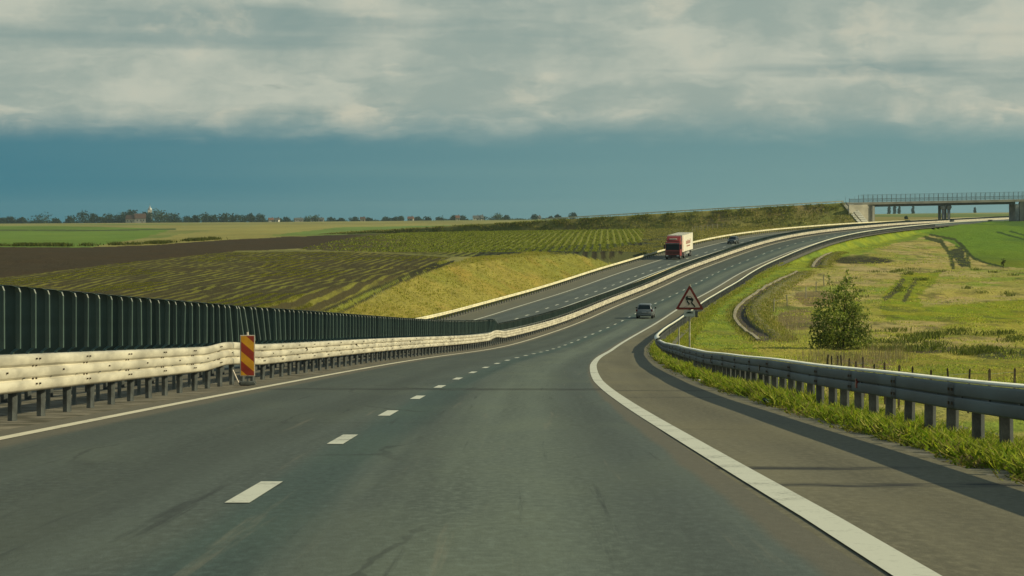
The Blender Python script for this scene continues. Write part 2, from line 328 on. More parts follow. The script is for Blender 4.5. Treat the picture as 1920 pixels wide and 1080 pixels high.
class MB:
    """collects simple solids; build() links them as one mesh object"""
    def __init__(s): s.v = []; s.f = []
    def add(s, V, F):
        n = len(s.v); s.v += [tuple(p) for p in V]; s.f += [tuple(i+n for i in f) for f in F]; return s
    def box(s, x0, x1, y0, y1, z0, z1):
        return s.add([(x0,y0,z0),(x1,y0,z0),(x1,y1,z0),(x0,y1,z0),(x0,y0,z1),(x1,y0,z1),(x1,y1,z1),(x0,y1,z1)],
                     [(0,3,2,1),(4,5,6,7),(0,1,5,4),(1,2,6,5),(2,3,7,6),(3,0,4,7)])
    def prism(s, poly, a, b, axis='z'):
        """polygon in the two other axes, extruded from a to b"""
        n = len(poly)
        def pt(p, h): return {'z': (p[0], p[1], h), 'y': (p[0], h, p[1]), 'x': (h, p[0], p[1])}[axis]
        V = [pt(p, a) for p in poly]+[pt(p, b) for p in poly]
        return s.add(V, [tuple(range(n))[::-1], tuple(range(n, 2*n))]+[(i, (i+1) % n, n+(i+1) % n, n+i) for i in range(n)])
    def tube(s, p, q, r0, r1=None, n=8):
        p = Vector(p); q = Vector(q); r1 = r0 if r1 is None else r1; d = (q-p).normalized()
        a = d.orthogonal().normalized(); b = d.cross(a)
        V = [p+(a*math.cos(2*math.pi*i/n)+b*math.sin(2*math.pi*i/n))*r0 for i in range(n)]+[q+(a*math.cos(2*math.pi*i/n)+b*math.sin(2*math.pi*i/n))*r1 for i in range(n)]
        return s.add(V, [tuple(range(n))[::-1], tuple(range(n, 2*n))]+[(i, (i+1) % n, n+(i+1) % n, n+i) for i in range(n)])
    def loft(s, rings, closed=True):
        n = len(rings[0]); V = [p for r in rings for p in r]; F = []
        for i in range(len(rings)-1):
            for j in range(n if closed else n-1):
                k = (j+1) % n; F.append((i*n+j, i*n+k, (i+1)*n+k, (i+1)*n+j))
        if closed: F += [tuple(range(n))[::-1], tuple(range((len(rings)-1)*n, len(rings)*n))]
        return s.add(V, F)
    def mesh(s, name, material, bevel=0., smooth_=False):
        me = bpy.data.meshes.new(name); me.from_pydata(s.v, [], s.f)
        bm = bmesh.new(); bm.from_mesh(me); bmesh.ops.recalc_face_normals(bm, faces=bm.faces)
        if bevel: bmesh.ops.bevel(bm, geom=[e for e in bm.edges if len(e.link_faces) == 2 and e.calc_face_angle(0) > .6], offset=bevel, segments=2, affect='EDGES', clamp_overlap=True)
        bm.to_mesh(me); bm.free()
        if smooth_: me.polygons.foreach_set('use_smooth', np.ones(len(me.polygons), bool))
        me.materials.append(material); me.update(); return me
    def build(s, name, material, parent=None, bevel=0., smooth_=False): return link(name, s.mesh(name, material, bevel, smooth_), parent)
def put(name, me, parent, loc, rz=0., rx=0., ry=0., sc=(1, 1, 1)):
    o = link(name, me, parent); o.location = loc; o.rotation_euler = (rx, ry, rz); o.scale = sc; return o
def grid_faces(n, m):
    i, j = np.meshgrid(np.arange(n-1), np.arange(m-1), indexing='ij'); a = (i*m+j).ravel()
    return np.stack([a, a+1, a+m+1, a+m], 1)

# ---------------------------------------------------------------- ribbons along the road
def samples(s0, s1):
    out = [s0]
    while out[-1] < s1: out.append(min(s1, out[-1]+max(1., min(6., abs(out[-1])*.014))))
    return np.array(out)
def ribbon(name, o0, o1, s0, s1, dz, material, nlat=2, parent=None, ss=None, drift=None):
    ss = samples(s0, s1) if ss is None else ss; oo = np.linspace(o0, o1, nlat)
    S, O = np.meshgrid(ss, oo, indexing='ij')
    if drift is not None: O = O+np.interp(S, *drift)
    V = P(S, O, dz).reshape(-1, 3)
    F = grid_faces(len(ss), nlat)[:, ::-1]
    return link(name, mesh_np(name, V, F, material, uv=np.stack([O.ravel(), S.ravel()], 1), smooth_=True), parent)

S0, S1 = -8, 1300
tag_s = lambda o, l: tag(o, l, None, None, 'structure')
median = tag_s(ribbon('median_strip', -9.6, -3.9, S0, S1, -.012, SOILM, 9), 'bare soil strip of the median under the barriers')
road = tag_s(ribbon('road', -4.25, 3.6, S0, S1, 0., ASPH, 12), 'near carriageway of dark patched asphalt climbing to the bridge')
shoulder = tag_s(ribbon('hard_shoulder', 3.5, 5.75, S0, S1, -.004, SHOULD, 6), 'brownish hard shoulder along the right of the near carriageway')
road2 = tag_s(ribbon('opposite_road', -17.3, -8.05, 60, S1, .0, ASPHL, 12), 'far carriageway beyond the median screen')
verge = tag_s(ribbon('verge', 5.75, 7.6, S0, S1, -.03, VERGE, 8), 'gravelly verge under the right guardrail')
tag_s(ribbon('outer_verge', -18.9, -17.3, 60, S1, -.03, VERGE, 6), 'gravelly verge under the far guardrail')
DR = ([0, 16, 30, 46, 62, 90, 120, 150], [.08, .12, .06, -.03, -.13, -.17, -.10, 0])
ribbon('edge_line', 3.56, 3.79, S0, S1, .006, PAINT, 2, road, drift=DR); ribbon('edge_line', -3.86, -3.68, S0, S1, .006, PAINTL, 2, road)
ribbon('edge_line', -14.78, -14.58, 100, S1, .006, PAINT, 2, road2); ribbon('edge_line', -9.50, -9.20, 100, S1, .006, PAINT, 2, road2)
Cm = [28.0, 38., 47.1, 56.3, 65.6, 74.2, 82., 90.]
k = 0; s = 18.6
while s < 640:
    ribbon('lane_dash', -.085, .085, s-1.25, s+1.25, .006, PAINT, 2, road, ss=np.linspace(s-1.25, s+1.25, 4)); s += 9.3
s = 190.
while s < 560:
    ribbon('lane_dash', -11.0, -10.8, s-1.45, s+1.45, .006, PAINT, 2, road2, ss=np.linspace(s-1.45, s+1.45, 4)); s += 9.3

# ---------------------------------------------------------------- land: one connected surface, cut along field edges
us = np.concatenate([np.linspace(-.62, -.30, 14)[:-1], np.linspace(-.30, -.205, 30)[:-1], np.linspace(-.205, .205, 660), np.linspace(.205, .30, 40)[1:], np.linspace(.30, .62, 14)[1:]])
Ds = np.exp(np.concatenate([np.linspace(math.log(7), math.log(140), 130)[:-1], np.linspace(math.log(140), math.log(620), 270)[:-1], np.linspace(math.log(620), math.log(7000), 150)]))
U, D = np.meshgrid(us, Ds, indexing='ij'); X = U*D; Y = D; Z = zt(X, Y)
PX, PY = pix(X, Y, Z); OO, SS = offset_of(X, Y)
wx = (fbm(X/9, Y/14, 21)-.5); PXw = PX+wx*26; PYw = PY+wx*5+(fbm(X/2.2, Y/3.5, 23)-.5)*4
def inside(poly, px, py):
    c = np.zeros(px.shape, bool); n = len(poly)
    for i in range(n):
        (x1, y1), (x2, y2) = poly[i], poly[(i+1) % n]
        if y1 == y2: continue
        k = ((y1 > py) != (y2 > py)) & (px < (x2-x1)*(py-y1)/(y2-y1)+x1); c ^= k
    return c
def dist_line(pts, px, py):
    d = np.full(px.shape, 1e9)
    for (x1, y1), (x2, y2) in zip(pts, pts[1:]):
        tt = np.clip(((px-x1)*(x2-x1)+(py-y1)*(y2-y1))/((x2-x1)**2+(y2-y1)**2), 0, 1)
        d = np.minimum(d, np.hypot(px-x1-tt*(x2-x1), (py-y1-tt*(y2-y1))))
    return d
def lerp3(a, b, t): return np.asarray(a)*(1-t[..., None])+np.asarray(b)*t[..., None]
col = np.zeros(X.shape+(3,)); msk = np.zeros(X.shape+(3,)); msk[..., 2] = .8
REG = np.zeros(X.shape, int)      # 0 meadow 1 far fields 2 ploughed 3 row crop 4 bank 5 green crop 6 roadside grass
nA = fbm(X/11, Y/20, 31); nB = fbm(X/3, Y/6, 33); nC = fbm(X/40, Y/70, 35)
left = OO < -12
TAN, YEL, OLV, GRN = (.395, .325, .125), (.350, .325, .050), (.255, .262, .050), (.185, .260, .032)
# right meadow
lowm = sst(535, 600, PY)*.34+.10*sst(60, 200, Y)
mead = lerp3(TAN, OLV, np.clip(sst(.36, .60, nA)*.7+lowm, 0, 1)); mead = lerp3(mead, GRN, .8*sst(.48, .62, nB)*sst(.42, .56, nA)); mead = lerp3(mead, YEL, .55*sst(.42, .60, nC)); mead = lerp3(mead, (.40, .315, .145), .75*sst(.56, .68, fbm(X/6, Y/16, 37)))
col[:] = mead
# left and far country
farm = lerp3((.140, .185, .050), (.235, .225, .075), sst(.44, .56, fbm(X/260+3.3, Y/900, 41)))
L = left | (Y > 905)
col[L] = farm[L]; REG[L] = 1; msk[..., 2][L] = .25
dry = inside([(230,466),(330,440),(500,421),(820,418),(720,428),(560,440),(420,449),(300,460)], PXw, PY) & L; col[dry] = (.250, .235, .075)
g1 = (inside([(-900,470),(-900,424),(120,424),(330,429),(260,448),(150,466)], PXw, PY)) & L; col[g1] = (.120, .195, .035)
g2 = inside([(500,442),(640,426),(1060,419),(1140,425),(900,431),(690,437),(600,441)], PXw, PY) & L; col[g2] = (.135, .200, .048)
dk = (dist_line([(0,431.5),(200,432),(330,429.5)], PX, PY) < 1.3) & L; col[dk] = (.07, .10, .03)
ff = .72+.56*fbm(X/70, Y/420, 44)+.35*(fbm(X/16, Y/60, 45)-.5); col[L] = (col*ff[..., None])[L]
B = inside([(-1500,700),(-1500,464),(0,463.5),(150,464),(300,458.5),(420,449.5),(600,441.5),(690,438.5),(640,455),(560,466.5),(440,471.5),(300,490),(0,523),(-300,560)], PX, PY+wx*2) & L
col[B] = (.052, .039, .020); REG[B] = 2; msk[..., 2][B] = .5
A = inside([(-1500,800),(-600,590),(-300,560),(0,521),(200,497),(350,481),(450,471.5),(650,471.5),(850,481),(820,492),(720,532),(560,600),(400,800)], PX, PY+wx*2) & L
col[A] = (.175, .172, .030); REG[A] = 2; msk[..., 1][A] = .93; msk[..., 2][A] = .9
Cc = inside([(560,467),(690,438),(900,431.5),(1130,426),(1255,430),(1235,447),(1140,486),(1040,486),(850,481),(650,471.5)], PX, PY+wx*1.5) & L
cg = sst(600, 980, PX); ccol = lerp3((.075, .064, .024), (.190, .205, .034), cg)
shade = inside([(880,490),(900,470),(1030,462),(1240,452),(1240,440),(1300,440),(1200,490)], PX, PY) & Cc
col[Cc] = ccol[Cc]; REG[Cc] = 3; msk[..., 0][Cc] = (.25+.65*cg)[Cc]; msk[..., 2][Cc] = .6
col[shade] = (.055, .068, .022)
ln = (dist_line([(440,471.5),(560,470),(700,473),(850,481)], PX, PY) < 1.4) & L; col[ln] = (.16, .16, .05); msk[..., 1][ln] = 0; msk[..., 0][ln] = 0
strip = left & (dist_line([(1130,486),(1200,470),(1260,452),(1330,432)], PX, PY) < 15); col[strip] = (.068, .074, .026); REG[strip] = 4
bank = left & inside([(400,800),(585,606),(640,583),(700,553),(760,522),(830,497),(905,480),(1000,472.5),(1080,476),(1142,494),(1300,480),(1420,430),(1620,412),(1700,700)], PXw, PYw)
bcol = lerp3((.262, .228, .050), (.200, .200, .038), sst(.40, .60, nA)); bcol = lerp3(bcol, (.30, .215, .05), .45*sst(.55, .7, nB))
bcol = lerp3(bcol, (.20, .185, .040), sst(800, 650, PX))
col[bank] = bcol[bank]; REG[bank] = 4; msk[..., 2][bank] = .9; msk[..., :2][bank] = 0
mid = left & (PXw > 1205) & (Y > 470) & (OO > -120) & (REG != 4); col[mid] = lerp3((.085, .095, .028), (.15, .145, .04), sst(1200, 1300, PX)*.7+nB*.3)[mid]; REG[mid] = 4; msk[..., :2][mid] = 0
farbank = left & (PXw > 1305) & (Y > 480) & (OO > -120); col[farbank] = lerp3((.27, .22, .08), (.20, .19, .05), nB)[farbank]; REG[farbank] = 4; msk[..., :2][farbank] = 0
for pts, wd in (([(560,602),(625,575),(700,541),(760,517),(820,494)], 3.2), ([(600,602),(655,577),(725,540),(790,512),(850,490)], 2.4)):
    r = (dist_line(pts, PX, PY) < wd*(1+wx*.6)) & left; col[r] = (.036, .036, .014); REG[r] = 4; msk[..., :2][r] = 0
gt = (dist_line([(578,604),(640,577),(712,541),(775,515),(835,492)], PX, PY) < 4.5) & left & (col[..., 0] > .06); col[gt] = (.165, .185, .030); REG[gt] = 4; msk[..., :2][gt] = 0
# right side, roadside bank and crops
R = ~L
fresh = R & (OO < 11.5+4*nA) & (Y > 90); fcol = lerp3((.225, .275, .024), (.145, .210, .026), sst(.4, .6, nB)); fcol = lerp3(fcol, (.20, .18, .035), .8*sst(.5, .62, nA)*sst(330, 200, Y))
col[fresh] = fcol[fresh]; REG[fresh] = 6
crop = R & inside([(1690,428),(1760,416),(1920,402),(2600,380),(2600,520),(1920,503),(1850,497),(1810,470),(1770,448),(1735,437)], PXw, PYw)
ccr = lerp3((.120, .205, .018), (.070, .135, .022), sst(.42, .60, fbm(X/16, Y/60, 51))); ccr = lerp3(ccr, (.150, .190, .012), .8*sst(465, 500, PY))
col[crop] = ccr[crop]; REG[crop] = 5; msk[..., 2][crop] = .35
yg = R & inside([(1660,600),(1650,560),(1690,515),(1760,508),(1765,520),(1735,545),(1720,575),(1790,570),(1920,562),(2300,560),(2300,608),(1920,606),(1760,603)], PXw, PYw)
col[yg] = lerp3((.190, .240, .012), (.250, .260, .018), sst(.4, .6, nB))[yg]
y2 = R & inside([(1650,672),(1720,660),(1800,676),(2300,660),(2300,760),(1600,760),(1500,690)], PXw, PYw); col[y2] = lerp3((.180, .210, .026), (.24, .225, .035), sst(.42, .6, nB))[y2]
for pts, wd, c in (([(1735,445),(1765,453),(1782,478),(1787,502)], 3.4, (.050, .065, .018)), ([(1745,440),(1790,449),(1812,470),(1818,500)], 2.2, (.050, .070, .015)),
                   ([(1800,455),(1826,485),(1850,493),(1880,500)], 2.2, (.035, .055, .012)), ([(1660,560),(1680,545),(1693,525)], 4.4, (.070, .070, .030)),
                   ([(1695,565),(1708,540),(1718,524)], 3.6, (.075, .080, .025)), ([(1870,435),(1930,452)], 1.7, (.04, .08, .015)), ([(1895,434),(1960,452)], 1.7, (.04, .08, .015))):
    r = R & (dist_line(pts, PX, PY) < wd*(1+wx*1.2)); col[r] = c
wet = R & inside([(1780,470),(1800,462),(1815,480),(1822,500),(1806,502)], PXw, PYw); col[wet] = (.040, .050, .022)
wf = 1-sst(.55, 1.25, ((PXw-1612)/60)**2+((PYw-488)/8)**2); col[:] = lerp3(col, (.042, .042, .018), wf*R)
wf = 1-sst(.6, 1.2, ((PXw-1742)/52)**2+((PYw-655)/8)**2); col[:] = lerp3(col, (.075, .062, .045), wf*R)
wf = 1-sst(.5, 1.3, ((PXw-1890)/75)**2+((PYw-662)/12)**2); col[:] = lerp3(col, (.060, .075, .026), wf*R)
for (cx, cy, rx, ry) in ((1500,600,40,20), (1530,560,40,14), (1625,680,60,14)):
    r = R & (((PXw-cx)/rx)**2+((PYw-cy)/ry)**2 < 1); col[r] = lerp3((.235, .165, .085), (.17, .15, .05), nB)[r]
hum = fbm(X/2.0, Y/5.5, 61); hw_ = .6*sst(.56, .74, hum)*(R & (REG == 0) & (Y > 110)); col[:] = lerp3(col, (.075, .085, .026), hw_)
V = np.stack([X, Y, Z], -1).reshape(-1, 3); F = grid_faces(*X.shape)[:, ::-1]
fr = REG.ravel()[F[:, 0]]
NAMES = {0: ('meadow', 'rough tan and green meadow right of the motorway'), 1: ('far_fields', 'pale far fields stretching to the village'), 2: ('ploughed_field', 'dark ploughed field with sparse yellow-green sprouts on the left'),
         3: ('row_crop_field', 'field of green crop rows running away left of the truck'), 4: ('grass_bank', 'golden grass bank beside the far carriageway'),
         5: ('green_crop_field', 'bright green crop field at the right below the bridge'), 6: ('roadside_slope', 'fresh green grass slope behind the right guardrail')}
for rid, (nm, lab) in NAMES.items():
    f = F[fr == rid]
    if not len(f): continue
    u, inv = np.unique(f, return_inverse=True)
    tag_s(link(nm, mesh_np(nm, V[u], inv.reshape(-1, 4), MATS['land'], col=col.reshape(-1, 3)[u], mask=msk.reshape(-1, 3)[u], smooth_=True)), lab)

# ---------------------------------------------------------------- crash barriers
def wave_profile(crests, total, depth=.066):
    pts = [(.012, 0.)]
    pitch = total/crests
    for i in range(crests):
        c = (i+.5)*pitch
        pts += [(depth*.80, c-.060), (depth*.96, c-.045), (depth, c), (depth*.94, c+.045), (depth*.78, c+.060)]
        if i < crests-1: pts += [(.006, c+pitch/2-.010), (.006, c+pitch/2+.010)]
    pts += [(.012, total)]
    return pts
def beam(name, o, face, h_top, profile, s0, s1, material, parent, bump=None):
    ss = samples(s0, s1)
    if bump is not None: ss = np.unique(np.concatenate([ss]+[np.arange(a-6, a+10, .4) for a in bump]))
    tot = profile[-1][1]
    prof = profile+[(p-.009, h) for p, h in profile[::-1]]
    hb = h_top(ss); rows = []
    for p, h in prof: rows.append(P(ss, o+face*p, hb-tot+h))
    V = np.stack(rows, 1); n, m = V.shape[:2]
    F = []
    idx = np.arange(n*m).reshape(n, m); nx = np.roll(idx, -1, 1)
    F = np.stack([idx[:-1], nx[:-1], nx[1:], idx[1:]], -1).reshape(-1, 4)
    if face < 0: F = F[:, ::-1]
    return link(name, mesh_np(name, V.reshape(-1, 3), F, material), parent)
def jog(s, at, amp, up, dn):
    return amp*np.where(s < at, sst(at-up, at, s), 1-sst(at, at+dn, s))
def med_top(s): s = np.asarray(s, float); return .88-.10*sst(170, 240, s)+jog(s, 56.5, .085, 4., 7.)+jog(s, 176., .14, 8., 9.)
post_m = MB().prism([(-.05,-.06),(.012,-.06),(.052,-.02),(.052,.06),(-.05,.06)], -.35, .66, 'z').box(.05,.16,-.03,.03,.50,.62).mesh('post', POST)
post_b = MB().prism([(-.05,-.06),(.012,-.06),(.052,-.02),(.052,.06),(-.05,.06)], -.35, .66, 'z').box(-.16,-.05,-.03,.03,.46,.58).mesh('post', POST)
post_r = MB().prism([(-.06,-.05),(.02,-.05),(.06,-.012),(.06,.05),(-.06,.05)], -.5, .60, 'z').box(-.17,-.06,-.035,.035,.40,.58).mesh('post', POST)
def posts(parent, me, o, s0, s1, step, s_split, h=None, jit=.02):
    rest = []
    s = s0
    while s < s1:
        p = P(s, o+random.uniform(-jit, jit)*.5); hh = 0. if h is None else float(h(s))
        if s < s_split:
            put('post', me, parent, p+np.array([0, 0, hh]), -heading(s)+random.uniform(-.06, .06), random.uniform(-jit, jit), random.uniform(-jit, jit))
        else: rest.append((p[0], p[1], p[2]+hh, -heading(s)))
        s += step
    if rest:
        vs = np.array([v.co for v in me.vertices]); Vv = []; Ff = []; k = 0
        for (x, y, z, r) in rest:
            c, sn = math.cos(r), math.sin(r)
            Vv.append(np.stack([vs[:, 0]*c-vs[:, 1]*sn+x, vs[:, 0]*sn+vs[:, 1]*c+y, vs[:, 2]+z], 1))
            Ff += [tuple(i+k for i in p.vertices) for p in me.polygons]; k += len(vs)
        m2 = bpy.data.meshes.new('far_posts'); m2.from_pydata(np.concatenate(Vv).tolist(), [], Ff); m2.materials.append(POST)
        tag(link('far_posts', m2, parent), kind='stuff')
THRIE = wave_profile(3, .506, .058); WB = wave_profile(2, .300); WBR = wave_profile(2, .272, .038)
BOLTM = MB().box(-.012, .006, -.018, .018, -.015, .015).mesh('bolt', BOLT)
# nearside median barrier
mb = tag(empty('crash_barrier'), 'sunlit cream three-wave steel barrier along the left edge of the near carriageway', 'barrier')
beam('rail_beam', -4.74, 1, med_top, THRIE, 14, 1200, RAIL, mb, [56.5, 176.])
posts(mb, post_m, -4.86, 22.2, 900, 2., 345, lambda s: float(med_top(s))-.83)
bb = MB()
for i in range(28):                                                # lap bolts and slots on the near beams
    s = 31+4*i
    for h in (.10, .17, .27, .345, .44):
        for ds in (-.12, .12, 1.9):
            if (ds == 1.9 and h != .27) or (ds != 1.9 and h == .27): continue
            c = P(s+ds, -4.74+(.012 if h in (.17, .345) else .066), float(med_top(s+ds))-.506+h); t = heading(s)
            bb.box(c[0]-.004, c[0]+.016, c[1]-.022, c[1]+.022, c[2]-.011, c[2]+.011)
tag(bb.build('bolts', BOLT, mb), kind='stuff')
refl = MB().prism([(-.05,-.045),(.05,-.045),(.02,.05),(-.02,.05)], -.02, .02, 'y').mesh('reflector', mat('dark_reflector', (.07, .055, .03), .4))
for s in (73., 88.5, 112., 136.): put('reflector', refl, mb, P(s, -4.70, float(med_top(s))-.18), -heading(s))
# offside median barrier, seen under and behind the first
mb2 = tag(empty('crash_barrier'), 'second median barrier behind the dark green screen blades, facing the far carriageway', 'barrier')
far_top = lambda s: .74+0*np.asarray(s, float)
beam('rail_beam', -7.0, -1, far_top, WB, 14, 1200, RAILF, mb2)
posts(mb2, post_b, -6.86, 21.3, 760, 2., 160, lambda s: -.1)
# dark green glare screen standing in the median
screen = tag(empty('glare_screen'), 'long row of dark green plastic glare blades standing on the median', 'glare screen')
def blade_mesh(hgt):
    prof = [(-.16,-.012),(.085,-.012),(.105,-.11),(.175,-.16),(.190,-.145),(.108,.012),(-.16,.012)]
    b = MB(); rings = []
    for z, f in ((0,.62),(.05,.72),(.10,1.),(hgt-.10,1.),(hgt-.04,.93),(hgt-.008,.66),(hgt,.35)):
        rings.append([(-.16+(x+.16)*f, y, z) for x, y in prof])
    return b.loft(rings).mesh('blade', BLADE)
bl_a = blade_mesh(.98)
def blade_top(s): return 1.86-.10*sst(60, 130, s)-.37*sst(182, 186, s)-.14*sst(230, 380, s)
restV, restF, kk = [], [], 0
bv = np.array([v.co for v in bl_a.vertices]); bfc = [tuple(p.vertices) for p in bl_a.polygons]
s = 29.; i = 0
while s < 1150:
    i += 1; p = P(s, -5.45); top = float(blade_top(s)); hb = float(med_top(s))-.02 if s > 186 else .84
    sc = (top-hb)/.98
    lean = random.gauss(0, .008)-(.15*math.exp(-((s-66)/6.)**2) if s < 90 else 0)*random.uniform(.5, 1.2)
    if 176 < s < 181: lean += .12
    if i <= 300: put('blade', bl_a, screen, p+np.array([0, 0, hb]), -heading(s)+random.gauss(0, .03), random.gauss(0, .008), lean, (1, 1, sc))
    else:
        c, sn = math.cos(heading(s)), math.sin(-heading(s)); 
        restV.append(np.stack([bv[:, 0]*c-bv[:, 1]*sn+p[0], bv[:, 0]*sn+bv[:, 1]*c+p[1], bv[:, 2]*sc+p[2]+hb], 1)); restF += [tuple(j+kk for j in f) for f in bfc]; kk += len(bv)
    s += 1.13 if s < 420 else (1.3 if s < 700 else 1.6)
m2 = bpy.data.meshes.new('far_blades'); m2.from_pydata(np.concatenate(restV).tolist(), [], restF); m2.materials.append(BLADE); tag(link('far_blades', m2, screen), kind='stuff')
carrier = beam('carrier_rail', -5.45, 1, lambda s: .86-.04*sst(180, 240, np.asarray(s, float)), [(.03, 0.), (.05, .02), (.05, .10), (.03, .12)], 20, 1150, STEELD, screen)
cp = MB().box(-.03, .03, -.03, .03, -.3, .80).mesh('support_post', STEELD)
for j in range(150): put('support_post', cp, screen, P(24+2.26*j, -5.45), -heading(24+2.26*j))
# right guardrail
rb = tag(empty('guardrail'), 'grey steel guardrail on the right verge, its shaded side towards the road', 'barrier')
rtop = lambda s: .675+.012*np.sin(np.asarray(s, float)*.16)+.005*np.sin(np.asarray(s, float)*.45)
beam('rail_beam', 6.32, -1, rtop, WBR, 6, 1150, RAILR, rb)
SPL = mat('splice_steel', (.040, .056, .060), .6, .05, .25, 3.)
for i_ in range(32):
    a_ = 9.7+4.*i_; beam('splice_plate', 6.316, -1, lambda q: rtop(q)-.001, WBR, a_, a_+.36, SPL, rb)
    for h_ in (.065, .205):
        for d_ in (.08, .28): c_ = P(a_+d_, 6.276, float(rtop(a_))-.272+h_); put('bolt', BOLTM, rb, c_, -heading(a_))
beam('glint_lip', 6.325, -1, lambda s: rtop(s)+.006, [(.014, -.004), (-.10, .019), (-.104, .012), (.008, -.012)], 6, 136, GLINT, rb)  # added sloped strip, its pale colour standing for the sunlit top edge
beam('glint_cap', 6.33, -1, lambda s: rtop(s)+.03, [(.105, -.16), (.095, -.115), (-.13, -.004), (-.15, -.03), (-.10, -.16)], 136, 1150, GLINT, rb)  # added cap, shaped and coloured pale to imitate glare on the far rail
posts(rb, post_r, 6.47, 8.9, 640, 1.5, 240)
rr = mat('red_reflector', (.20, .018, .012), .35); dr = MATS['dark_reflector']
rmesh = MB().prism([(-.06,-.055),(.06,-.055),(.035,.055),(-.035,.055)], -.012, .012, 'x')
m_red = MB().prism([(-.075,-.055),(.075,-.055),(.05,.06),(-.05,.06)], -.02, .012, 'x').mesh('reflector', rr)
m_dk = MB().prism([(-.075,-.055),(.075,-.055),(.05,.06),(-.05,.06)], -.02, .012, 'x').mesh('reflector', dr)
for s, me in ((33.2, m_red), (47.5, m_dk), (62.5, m_dk), (80., m_dk)): put('reflector', me, rb, P(s, 6.29, float(rtop(s))-.156), -heading(s))
# guardrail of the far carriageway
lb = tag(empty('guardrail'), 'pale sunlit guardrail along the outer edge of the far carriageway below the golden bank', 'barrier')
beam('rail_beam', -17.72, 1, lambda s: .78+0*np.asarray(s, float), WB, 90, 1150, RAILF, lb)
posts(lb, post_m, -17.84, 180, 760, 2., 360, lambda s: -.1)

# ---------------------------------------------------------------- striped marker board in front of the barrier
def stripe_board():
    s = 57.1; p = P(s, -4.36); e = tag(empty('marker_board', p, -heading(s)+.10), 'red and yellow striped marker board standing in front of the left barrier', 'marker board')
    W, z0, z1 = .29, .22, 1.10
    ry = mat('sign_red', (.30, .038, .018), .5, 0, .15, 4.); yl = mat('sign_yellow', (.62, .30, .018), .5, 0, .12, 4.); wt = mat('board_white', (.62, .54, .44), .5, 0, .1)
    bd = MB().box(-W/2-.022, W/2+.022, 0, .022, z0-.02, z1+.02).build('board', wt, e, .006)
    x0, x1 = -W/2, W/2; step = .215
    k = 0; c = z0-.30
    def clip(poly, lo, hi):
        for sgn, lim in ((1, lo), (-1, hi)):
            o_ = []
            for a, b in zip(poly, poly[1:]+poly[:1]):
                ia = sgn*(a[1]-lim) >= 0; ib = sgn*(b[1]-lim) >= 0
                if ia: o_.append(a)
                if ia != ib: t_ = (lim-a[1])/(b[1]-a[1]); o_.append((a[0]+(b[0]-a[0])*t_, lim))
            poly = o_
            if not poly: return poly
        return poly
    while c < z1+.4:
        poly = clip([(x0, c+.20), (x1, c-.05), (x1, c-.05+step), (x0, c+.20+step)], z0, z1)
        if len(poly) > 2: MB().prism(poly, -.004, .002, 'y').build('stripe', ry if k % 2 else yl, e)
        c += step; k += 1
    MB().tube((0, .03, z1), (0, .03, z1+.085), .022, .022, 10).build('top_stud', wt, e)
    MB().box(-.022, .022, .022, .05, .05, z1).build('spine', STEELD, e)
    MB().prism([(-.17,-.16),(.17,-.16),(.20,.10),(.17,.30),(-.17,.30),(-.20,.10)], 0, .075, 'z').build('rubber_foot', mat('foot_rubber', (.085, .095, .085), .8), e, .02)
    MB().tube((-.20, -.05, .06), (-.33, .02, .34), .018, .018, 6).build('carry_handle', wt, e)
stripe_board()

